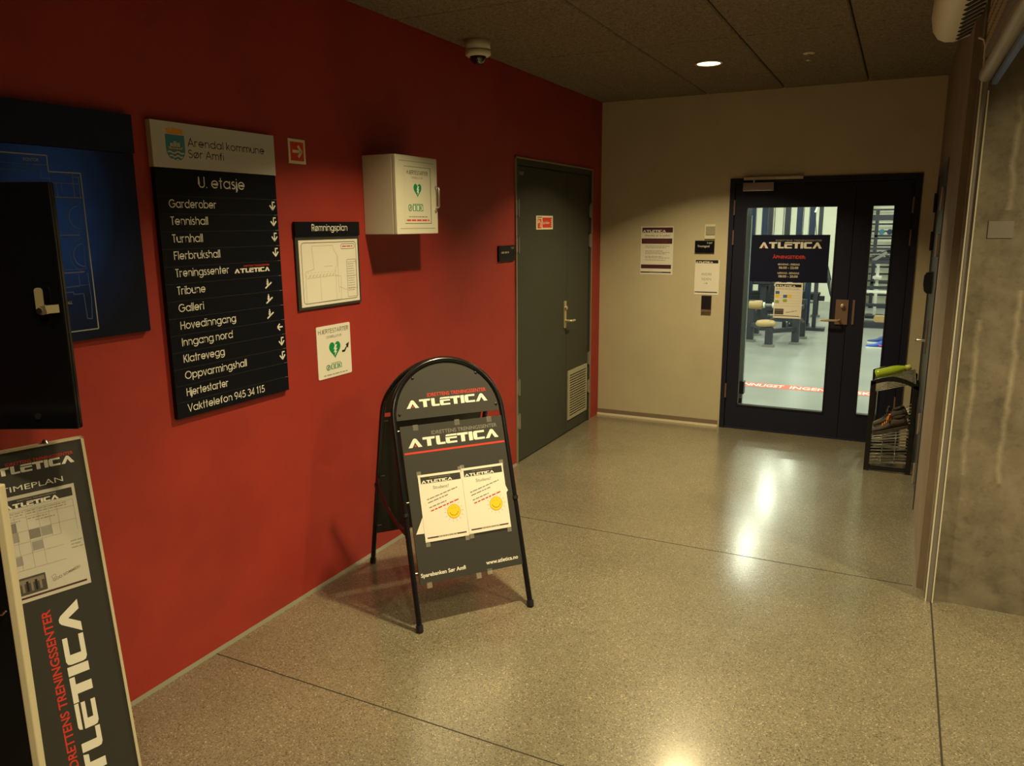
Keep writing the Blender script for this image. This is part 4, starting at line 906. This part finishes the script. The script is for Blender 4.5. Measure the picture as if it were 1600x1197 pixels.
# ================================================================== SHOE RACK
r = thing('shoe_rack', 'black shoe rack with chrome wire shelves right of the glass door', 'shoe rack', FW, (2.45, -.5, 0))
def side(y):
    b = MB(); t = .016
    x0, x1 = 2.300, 2.600
    b.box(x0, x0+.034, y-t/2, y+t/2, 0, .648, 'tube_black'); b.box(x1-.034, x1, y-t/2, y+t/2, 0, .636, 'tube_black'); b.box(x0+.034, x1-.034, y-t/2, y+t/2, .012, .046, 'tube_black')
    n = 14; up_ = [(x0+(x1-x0)*i/n, .648-.012*i/n+.045*math.sin(math.pi*i/n)) for i in range(n+1)]; lo = [(x, z-.032) for x, z in up_]
    b2 = up_+lo[::-1]; k = len(b.v); q_ = MB(); q_.prism(b2[::-1], y-t/2, y+t/2, 'tube_black'); q_.v = [(x, z, y_) for x, y_, z in q_.v]
    b.add(q_.v, q_.f, 'tube_black'); return b
YF, YB = -.770, -.290
part('side_frame', side(YF), r, bevel=.002); part('side_frame', side(YB), r, bevel=.002)
SHELF = ((.570, .650, .590, .670), (.215, .265, .240, .415), (.050, .075, .165, .200))      # left/right at the front, left/right at the back
def zends(i, y): f = (y-YF)/(YB-YF); q = SHELF[i]; return q[0]+(q[2]-q[0])*f, q[1]+(q[3]-q[1])*f
xl, xr = 2.322, 2.580
for i in range(3):
    b = MB()
    for k in range(11):
        y = YF+.016+(YB-YF-.032)*k/10; zl, zr = zends(i, y); b.tube([(xl, y, zl+.012), (xl, y, zl), (xr, y, zr)], .0046, 'wire_chrome', 6, caps=False)
    for fx in (0, .33, .66, 1):
        P_ = []
        for y in (YF, YB): zl, zr = zends(i, y); P_.append((xl+(xr-xl)*fx, y, zl+(zr-zl)*fx-.004))
        b.tube(P_, .0034, 'wire_chrome', 6, caps=False)
    part('wire_shelf', b, r, 'chrome wire shelf')
b = MB(); b.tube([(2.335, YB+.03, 0.02), (2.335, YB+.03, .655)], .007, 'pole_light', 8); part('rear_rod', b, r)
def shoe_mb(upper, sole, collar, lace, L=.28, mark=None):
    """shoe lying along +X (toe at x=0, heel at L), standing on z=0; returns (upper, sole, laces)"""
    st = [(0.0, .0, .020, .030), (.03, .034, .030, .045), (.08, .045, .0, .058), (.13, .044, .0, .075), (.17, .038, .0, .098), (.20, .035, .0, .108), (.24, .035, .0, .104), (.27, .030, .0, .100), (.285, .016, .0, .085)]
    b = MB(); k = L/.285; prof = [(0.0, .014, .038), (.02, .032, .048), (.07, .046, .056), (.12, .045, .070), (.155, .040, .092), (.185, .036, .106), (.22, .035, .098), (.26, .033, .100), (.285, .022, .096)]
    vs = []; seg = 12
    for x, w_, h_ in prof:
        for j in range(seg):
            A = 2*math.pi*j/seg; vs.append((x*k, w_*k*math.cos(A)*(1.0 if math.sin(A) < 0 else .82+.18*abs(math.cos(A))), (.018+(h_-.018)*(.5+.5*math.sin(A)))*k))
    fs = [(i*seg+j, i*seg+(j+1) % seg, (i+1)*seg+(j+1) % seg, (i+1)*seg+j) for i in range(len(prof)-1) for j in range(seg)]
    b.add(vs, fs+[tuple(range(seg))[::-1], tuple(range((len(prof)-1)*seg, len(prof)*seg))], upper, True)
    ring = [(.235*k+.042*k*math.cos(R(a_)), .024*k*math.sin(R(a_)), .102*k) for a_ in range(0, 360, 30)]
    b.tube(ring, .007*k, collar, 6, closed=True)
    if mark:
        for s in (-1,):
            P_ = [(.155*k, s*.043*k, .062*k), (.180*k, s*.041*k, .046*k), (.205*k, s*.039*k, .048*k), (.262*k, s*.037*k, .072*k)]
            b.tube(P_, [.004, .010, .009, .003], mark, 6)
    s = MB(); out = [(-.003, 0), (.006, .024), (.04, .042), (.09, .049), (.14, .044), (.19, .038), (.25, .037), (.285, .024), (.291, 0)]; o2 = out+[(x, -y) for x, y in out[-2:0:-1]]
    s.prism([(x*k, y*k) for x, y in o2][::-1], 0, .024*k, sole)
    l = MB()
    for i in range(5):
        x = (.095+.018*i)*k; z = (.070+.0075*i)*k; l.tube([(x, -.026*k, z-.010*k), (x+.006*k, 0, z+.004*k), (x, .026*k, z-.010*k)], .004*k, lace, 6)
    l.tube([(.150*k, -.040*k, .100*k), (.160*k, -.030*k, .128*k), (.176*k, -.012*k, .134*k), (.168*k, 0, .112*k), (.172*k, .014*k, .136*k), (.158*k, .032*k, .126*k), (.150*k, .040*k, .098*k)], .0065*k, lace, 6)
    l.tube([(.140*k, -.030*k, .100*k), (.150*k, 0, .118*k), (.140*k, .030*k, .100*k)], .0065*k, lace, 6)
    return b, s, l
def shoe(label, group, F, mats, L=.28, mark=None):
    r = thing('shoe', label, 'shoe', F, (0, 0, 0), group); u_, s_, l_ = shoe_mb(*mats, L=L, mark=mark)
    part('upper', u_, r); part('sole', s_, r); part('laces', l_, r, {'lace_orange': 'orange laces'}.get(mats[3])); return r
def on_shelf(i, x, y, yaw=0):
    zl, zr = zends(i, y); sl = math.atan2(zr-zl, xr-xl)
    return Matrix.Translation((x, y, zl+(zr-zl)*(x-xl)/(xr-xl)+.008)) @ Matrix.Rotation(-sl, 4, 'Y') @ Matrix.Rotation(yaw, 4, 'Z')
shoe('brown shoe with bright orange laces on the middle shelf of the shoe rack', 'brown shoes on the rack', on_shelf(1, 2.335, -.64), ('shoe_brown', 'shoe_sole', 'shoe_brown', 'lace_orange'), .245)
shoe('brown shoe behind the orange laced one on the middle rack shelf', 'brown shoes on the rack', on_shelf(1, 2.345, -.50), ('shoe_brown', 'shoe_sole', 'shoe_brown', 'shoe_brown'), .245)
M('bottle_lime', (0.36, 0.50, 0.03), 0.18, spec=0.6); M('cap_lime', (0.50, 0.56, 0.12), 0.35)
FBT = on_shelf(0, 2.330, -.41, R(4)); r = thing('drink_bottle', 'lime green plastic bottle lying on the top shelf of the shoe rack', 'bottle', FBT, (0, 0, 0))
b = MB(); b.lathe([(0, .004), (.026, .0), (.034, .008), (.035, .03), (.0335, .05), (.035, .07), (.0335, .09), (.035, .11), (.0345, .135), (.030, .165), (.022, .188), (.0185, .20), (.0185, .222)], (0, 0, .038), 'bottle_lime', 24, 'x'); part('bottle_body', b, r)
b = MB(); b.lathe([(.0165, .205), (.0205, .207), (.0205, .238), (.018, .243), (0, .244)], (0, 0, .038), 'cap_lime', 24, 'x'); part('bottle_cap', b, r, 'paler screw cap')

# ================================================================== THE GYM
b = MB(); b.rect(.60, 2.62, 1.86, 2.08, .0012, 'tape_red')
b.text('VENNLIGST', .865, 1.905, .130, 'ink_white', .002, w=.535, bold=.02); b.text('INGEN', 1.465, 1.905, .130, 'ink_white', .002, w=.36, bold=.02); b.text('UTESKO', 1.90, 1.905, .130, 'ink_white', .002, w=.45, bold=.02)
single('floor_tape', 'red floor tape with white lettering just inside the glass door', 'tape', b)
r = thing('barrier_post', 'slim grey post close behind the left edge of the door glass', 'post', FW, (1.24, .26, 0))
b = MB(); b.box(1.205, 1.262, .235, .275, 0, 1.80, 'pole_light'); part('post', b, r)
b = MB(); b.box(1.215, 1.275, .215, .285, .262, .372, 'plastic_black'); b.box(1.222, 1.262, .225, .235, .13, .22, 'plastic_black'); part('clamp', b, r)

def foot(b, x, y, w=.16, d_=.12): b.box(x-w/2, x+w/2, y-d_/2, y+d_/2, 0, .035, 'gym_grey')
r = thing('leg_machine', 'weight machine with tan seat and tan roller pad behind the door glass', 'exercise machine', FW, (.8, 5.1, 0))
b = MB()
for x, y, h_ in ((.82, 4.80, .28), (1.135, 5.19, .55), (.49, 5.20, .62), (1.15, 5.83, .60), (.46, 5.90, .55)):
    b.box(x-.05, x+.05, y-.045, y+.045, .03, h_, 'gym_steel'); foot(b, x, y)
b.bar((.82, 4.80, .225), (1.135, 5.19, .225), .07, .06, 'gym_steel'); b.bar((.49, 5.2, .26), (.82, 4.82, .26), .06, .06, 'gym_steel'); b.bar((1.135, 5.19, .50), (1.15, 5.83, .50), .06, .06, 'gym_steel'); b.bar((.49, 5.2, .40), (.46, 5.9, .40), .06, .06, 'gym_steel'); b.bar((.46, 5.9, .45), (1.15, 5.83, .45), .07, .07, 'gym_steel')
b.tube([(.65, 5.18, .555), (1.10, 5.18, .56)], .022, 'gym_grey', 10); b.tube([(.66, 5.18, .555), (.685, 5.18, .555)], .042, 'gym_white', 14); b.tube([(.79, 5.18, .556), (.815, 5.18, .556)], .042, 'gym_white', 14)
b.bar((1.02, 5.05, .34), (1.02, 5.15, .20), .02, .02, 'gym_grey')
part('machine_frame', b, r)
b = MB(); b.lathe([(0, 0), (.118, 0), (.135, .012), (.137, .045), (.12, .075), (.06, .088), (0, .090)], (.755, 4.88, .285), 'pad_tan', 28); b.box(.70, .81, 4.80, 4.96, .272, .286, 'gym_steel'); part('seat_pad', b, r, 'tan upholstered seat')
b = MB(); b.tube([(.46, 5.18, .553), (.47, 5.18, .553), (.64, 5.18, .555), (.65, 5.18, .555)], [.055, .067, .067, .055], 'pad_tan', 20); part('roller_pad', b, r, 'tan roller pad')
def tower(x, y, w, label, mat='gym_navy'):
    r = thing('weight_tower', label, 'exercise machine', FW, (x, y, 0), 'weight stack towers in the gym')
    b = MB()
    for s in (-1, 1): b.box(x+s*w/2-.045, x+s*w/2+.045, y-.05, y+.05, 0, 2.25, mat)
    b.box(x-w/2, x+w/2, y-.05, y+.05, 2.15, 2.25, mat); b.box(x-w/2-.05, x+w/2+.05, y-.16, y+.16, 0, .06, 'gym_steel')
    for s in (-.5, .5): b.tube([(x+s*w*.5, y, .06), (x+s*w*.5, y, 2.15)], .011, 'chrome', 8)
    part('tower_frame', b, r)
    b = MB()
    for k in range(10): b.box(x-w*.34, x+w*.34, y-.07, y+.07, .10+.052*k, .145+.052*k, 'plate_black')
    part('weight_stack', b, r); return r
tower(.245, 7.0, .20, 'narrow navy weight tower seen through the upper left of the door glass')
tower(.965, 7.2, .20, 'navy weight tower seen above the right part of the opening hours sign')
tower(.685, 9.9, .22, 'far grey weight tower seen between the two navy towers', 'gym_steel')
tower(1.56, 9.4, .30, 'far grey weight tower at the right side of the main door glass', 'gym_steel')
tower(.40, 8.2, .30, 'dark weight tower standing behind the tan seat of the leg machine', 'gym_steel')
tower(.10, 6.4, .16, 'narrow dark weight tower at the left edge of the door glass', 'gym_steel')
r = thing('training_bench', 'dark bench machine standing behind the leg machine', 'exercise machine', FW, (.75, 6.7, 0))
b = MB()
for x, y, h_ in ((.45, 6.6, .75), (.80, 6.75, .62), (1.0, 6.5, .45)): b.box(x-.05, x+.05, y-.05, y+.05, 0, h_, 'gym_steel')
b.bar((.45, 6.6, .70), (.80, 6.75, .58), .08, .08, 'gym_steel'); b.bar((.45, 6.6, .20), (1.0, 6.5, .20), .08, .08, 'gym_steel'); b.bar((.62, 6.4, .9), (.50, 6.6, .45), .06, .06, 'gym_steel'); part('machine_frame', b, r)
b = MB(); b.box(.28, .62, 6.42, 6.72, .76, .83, 'plate_black'); part('bench_pad', b, r, bevel=.02)
b = MB(); b.tube([(.90, 6.6, .50), (1.02, 6.6, .50)], .14, 'plate_black', 22); part('weight_plate', b, r)
r = thing('pulley_column', 'thin black pulley column right of the navy weight tower', 'exercise machine', FW, (1.22, 6.9, 0))
b = MB(); b.box(1.19, 1.25, 6.87, 6.93, 0, 2.3, 'gym_steel'); b.box(1.05, 1.39, 6.8, 7.0, 0, .05, 'gym_steel'); part('column', b, r)
b = MB(); b.bar((1.22, 6.85, 2.15), (1.13, 6.85, 1.9), .03, .03, 'chrome'); b.tube([(1.13, 6.85, 1.9), (1.18, 6.85, 1.45)], .006, 'plate_black', 6); part('pulley_arm', b, r)
r = thing('wall_bars', 'wall rack with horizontal bars at the back of the gym', 'wall bars', FW, (2.0, 11.9, 0))
b = MB(); b.box(1.72, 1.76, 11.82, 11.99, 0, 2.6, 'gym_white'); b.box(2.6, 2.64, 11.82, 11.99, 0, 2.6, 'gym_white')
for k in range(16): b.tube([(1.72, 11.86, .2+.15*k), (2.64, 11.86, .2+.15*k)], .018, 'gym_steel', 8)
part('bar_frame', b, r)
r = thing('bench_press', 'dark weight bench with curved arm beyond the door handle', 'exercise machine', FW, (1.1, 8.9, 0))
b = MB(); b.bar((.72, 8.9, .35), (1.20, 8.9, .35), .10, .09, 'gym_steel'); b.box(1.02, 1.10, 8.85, 8.95, .03, .34, 'gym_steel'); foot(b, 1.06, 8.9); b.box(.76, .84, 8.85, 8.95, .03, .34, 'gym_steel'); foot(b, .80, 8.9); b.tube([(.85, 8.7, .30), (1.05, 8.7, .30)], .03, 'gym_grey', 10); part('machine_frame', b, r)
b = MB(); b.box(.70, 1.12, 8.78, 9.02, .40, .46, 'plate_black'); part('bench_pad', b, r, bevel=.02)
b = MB(); b.tube([(1.22, 8.5, .95), (1.29, 8.45, .72), (1.36, 8.4, .48), (1.46, 8.35, .26), (1.56, 8.3, .18)], .045, 'gym_steel', 10); part('curved_arm', b, r)
b = MB(); b.tube([(1.32, 8.42, .62), (1.42, 8.42, .62)], .11, 'gym_grey', 20); part('weight_plate', b, r)
# behind the narrow pane
r = thing('power_rack', 'dark power rack with cross beams seen through the narrow door pane', 'rack', FW, (2.1, 8.2, 0))
b = MB()
for x in (1.80, 2.62):
    for y in (8.0, 8.9): b.box(x-.035, x+.035, y-.035, y+.035, 0, 2.3, 'gym_steel')
for z, t in ((1.815, .09), (1.30, .04), (1.075, .06), (.645, .05), (.345, .05)): b.box(1.80, 2.62, 7.97, 8.03, z-t/2, z+t/2, 'gym_steel')
b.box(1.80, 2.62, 8.87, 8.93, 2.2, 2.3, 'gym_steel'); b.box(1.80, 2.62, 7.96, 7.99, .555, .60, 'gym_white')
part('rack_frame', b, r)
b = MB(); b.tube([(1.55, 8.0, 1.205), (2.9, 8.0, 1.205)], .014, 'chrome', 10); part('barbell', b, r)
b = MB(); b.bar((1.95, 8.0, 1.13), (2.25, 8.1, 1.27), .05, .05, 'plate_black'); b.bar((2.0, 8.0, 1.10), (2.2, 7.95, 1.24), .04, .05, 'gym_grey'); part('grip', b, r)
r = thing('stepper', 'white post of a training machine seen low through the narrow door pane', 'exercise machine', FW, (2.02, 8.6, 0))
b = MB(); b.box(2.03, 2.08, 9.2, 9.26, .0, 1.05, 'gym_white'); b.box(1.98, 2.13, 9.1, 9.3, .72, .76, 'gym_white'); b.box(1.9, 2.2, 9.0, 9.4, 0, .05, 'gym_steel'); part('post', b, r)
b = MB(); b.lathe([(.30*math.sin(R(a_)), -.30*math.cos(R(a_))) for a_ in range(0, 181, 10)], (2.52, 9.6, .92-.0), 'ball_dark', 28); b.v = [(x, y, z-.62) for x, y, z in b.v]
single('exercise_ball', 'dark exercise ball behind the white post beyond the narrow door pane', 'ball', b, FW, (2.52, 9.6, 0))
r = thing('weight_bench', 'low bench with tan pad and dark plinth beyond the narrow door pane', 'bench', FW, (2.3, 8.4, 0))
b = MB(); b.box(1.75, 2.75, 7.55, 7.80, 0, .10, 'gym_steel'); part('plinth', b, r)
b = MB(); b.prism(rrect(2.09, 2.60, .10, .20, .04, 4), 7.58, 7.77, 'pad_tan', True); b.v = [(x, z, y) for x, y, z in b.v]; part('pad', b, r, 'tan pad')
r = thing('dumbbell_rack', 'blue and grey training gear on a rack at the back of the gym', 'rack', FW, (2.2, 11.2, 0))
b = MB(); b.box(1.9, 3.2, 11.0, 11.4, 0, .06, 'gym_steel')
for x in (1.92, 3.18): b.box(x-.03, x+.03, 11.0, 11.4, 0, 2.0, 'gym_steel')
for z in (.5, .995, 1.445): b.box(1.9, 3.2, 11.0, 11.4, z, z+.04, 'gym_steel')
part('rack_frame', b, r)
for k in range(8):
    x = 2.02+.15*k
    for z, mt in ((1.545, ('shirt_teal', 'gym_navy', 'ink_teal')[k % 3]), (1.095, ('gym_navy', 'plate_black')[k % 2])):
        b = MB(); b.tube([(x, 11.02, z), (x, 11.10, z), (x, 11.10, z), (x, 11.26, z), (x, 11.26, z), (x, 11.34, z)], [.055, .055, .018, .018, .055, .055], mt, 12)
        single('dumbbell', 'dumbbell lying in the row on the gear rack at the back of the gym', 'dumbbell', b, FW, (x, 11.18, z-.055), 'dumbbells on the gear rack')
for x, y, _w in GYM_TUBES:
    r = struct('gym_light', None, FW, (x, y, 3.08)); b = MB(); b.box(x-.07, x+.07, y-.50, y+.50, 3.035, 3.08, 'gym_white'); part('housing', b, r)
    b = MB(); b.box(x-.05, x+.05, y-.46, y+.46, 3.028, 3.035, 'tube_glow'); part('diffuser', b, r)

# person seated on a box bench, feet forward; only the shoes show past the door stile
def skin_body(name, verts, edges, rad, mat, root):
    me = bpy.data.meshes.new(name); me.from_pydata(verts, edges, []); me.materials.append(MAT[mat]); o = bpy.data.objects.new(name, me); COL.objects.link(o)
    s = o.modifiers.new('skin', 'SKIN'); sub = o.modifiers.new('sub', 'SUBSURF'); sub.levels = 2; sub.render_levels = 2; s.use_smooth_shade = True
    for v_, r_ in zip(me.skin_vertices[0].data, rad): v_.radius = (r_, r_) if not isinstance(r_, tuple) else r_
    me.skin_vertices[0].data[0].use_root = True
    o.parent = root; return o
PX, PY = 2.98, 5.33
r = thing('box_bench', 'dark box bench under the seated person in the gym', 'bench', FW, (PX+.05, PY, 0))
b = MB(); b.box(PX-.04, PX+.28, PY-.28, PY+.28, 0, .38, 'gym_steel'); part('base', b, r)
b = MB(); b.box(PX-.06, PX+.30, PY-.30, PY+.30, .38, .43, 'plate_black'); part('top_pad', b, r, bevel=.015)
r = thing('person', 'seated person in blue training shoes visible low through the narrow door pane', 'person', FW, (PX, PY, 0))
V = [(0, 0, .56), (.02, 0, .72), (.03, 0, .88), (.03, 0, 1.00), (.02, 0, 1.09), (.0, 0, 1.17), (-.01, 0, 1.25), (-.01, 0, 1.33),
     (-.02, -.10, .55), (-.36, -.10, .50), (-.56, -.09, .24), (-.645, -.085, .10), (-.02, .10, .55), (-.40, .15, .50), (-.56, .22, .27), (-.64, .25, .13),
     (.03, -.19, 1.00), (-.06, -.24, .76), (-.26, -.14, .64), (-.33, -.12, .62), (.03, .19, 1.00), (-.06, .24, .76), (-.28, .16, .64), (-.35, .15, .62)]
E_ = [(0, 1), (1, 2), (2, 3), (3, 4), (4, 5), (5, 6), (6, 7), (0, 8), (8, 9), (9, 10), (10, 11), (0, 12), (12, 13), (13, 14), (14, 15), (3, 16), (16, 17), (17, 18), (18, 19), (3, 20), (20, 21), (21, 22), (22, 23)]
rad = [.13, .125, .14, .13, .06, .065, .095, .075, .095, .065, .055, .036, .095, .065, .055, .036, .06, .045, .036, .03, .06, .045, .036, .03]
skin_body('body', V, E_, rad, 'skin', r)
def clothes(name, idx, grow, mat):
    mp = {k: i for i, k in enumerate(idx)}; return skin_body(name, [V[i] for i in idx], [(mp[a_], mp[c_]) for a_, c_ in E_ if a_ in mp and c_ in mp], [rad[i]+grow for i in idx], mat, r)
clothes('shirt', [0, 1, 2, 3, 16, 20], .012, 'shirt_teal')
V2 = list(V); V2[10] = (-.56, -.09, .26); V = V2
clothes('leggings', [0, 8, 9, 10, 12, 13, 14], .010, 'leggings')
b = MB(); b.lathe([(.105*math.sin(R(a_)), .10*math.cos(R(a_))) for a_ in range(0, 111, 10)], (.005, 0, 1.285), 'hair', 20); part_h = mesh_obj('hair', b); part_h.parent = r
for (x, y) in ((-.643, -.085), (-.640, .25)):
    b = MB(); z = .085 if y < 0 else .12; b.tube([(x, y, z-.02), (x+.02, y-.0, z+.06)], [.046, .042], 'sock_grey', 12); o = mesh_obj('sock', b); o.parent = r
for hx, hy, s in ((-.33, -.12, -1), (-.35, .15, 1)):
    b = MB()
    for k, (dy, l_) in enumerate(((-.024, .07), (-.008, .08), (.008, .075), (.024, .06))): b.tube([(hx-.02, hy+dy, .62), (hx-.02-.5*l_, hy+dy, .615), (hx-.02-l_, hy+dy, .595)], [.0095, .009, .007], 'skin', 8)
    b.tube([(hx, hy-s*.025, .62), (hx-.03, hy-s*.05, .61), (hx-.055, hy-s*.055, .60)], [.011, .010, .008], 'skin', 8); b.tube([(hx+.02, hy, .62), (hx-.03, hy, .62)], [.026, .032], 'skin', 12, flat=.45)
    o = mesh_obj('fingers', b); o.parent = r
b = MB()
for y in (-.032, .032): b.lathe([(.011*math.sin(R(a_)), .011*math.cos(R(a_))) for a_ in range(0, 181, 30)], (-.098, y, 1.275), 'sole_white', 10); b.lathe([(.006*math.sin(R(a_)), .006*math.cos(R(a_))) for a_ in range(0, 181, 45)], (-.107, y, 1.275), 'hair', 8)
b.tube([(-.098, 0, 1.275), (-.125, 0, 1.245), (-.10, 0, 1.238)], [.008, .014, .012], 'skin', 8); b.tube([(-.088, -.025, 1.205), (-.097, 0, 1.203), (-.088, .025, 1.205)], .006, 'ink_darkred', 6)
o = mesh_obj('face', b); o.parent = r
def worn(dx, dy, dz, mats, mark):
    u_, s_, l_ = shoe_mb(*mats, L=.29, mark=mark); rt = None
    u_.add(s_.v, s_.f, mats[1]); o = mesh_obj('shoe', u_); o.parent = r; o.matrix_local = Matrix.Translation((dx, dy, dz)) @ Matrix.Rotation(R(0), 4, 'Z')
    return o
worn(-.905, -.085, 0, ('shoe_blue', 'sole_white', 'shoe_blue', 'shoe_blue'), 'mark_pink')
worn(-.90, .25, .025, ('shoe_navy', 'sole_white', 'shoe_navy', 'shoe_navy'), None)
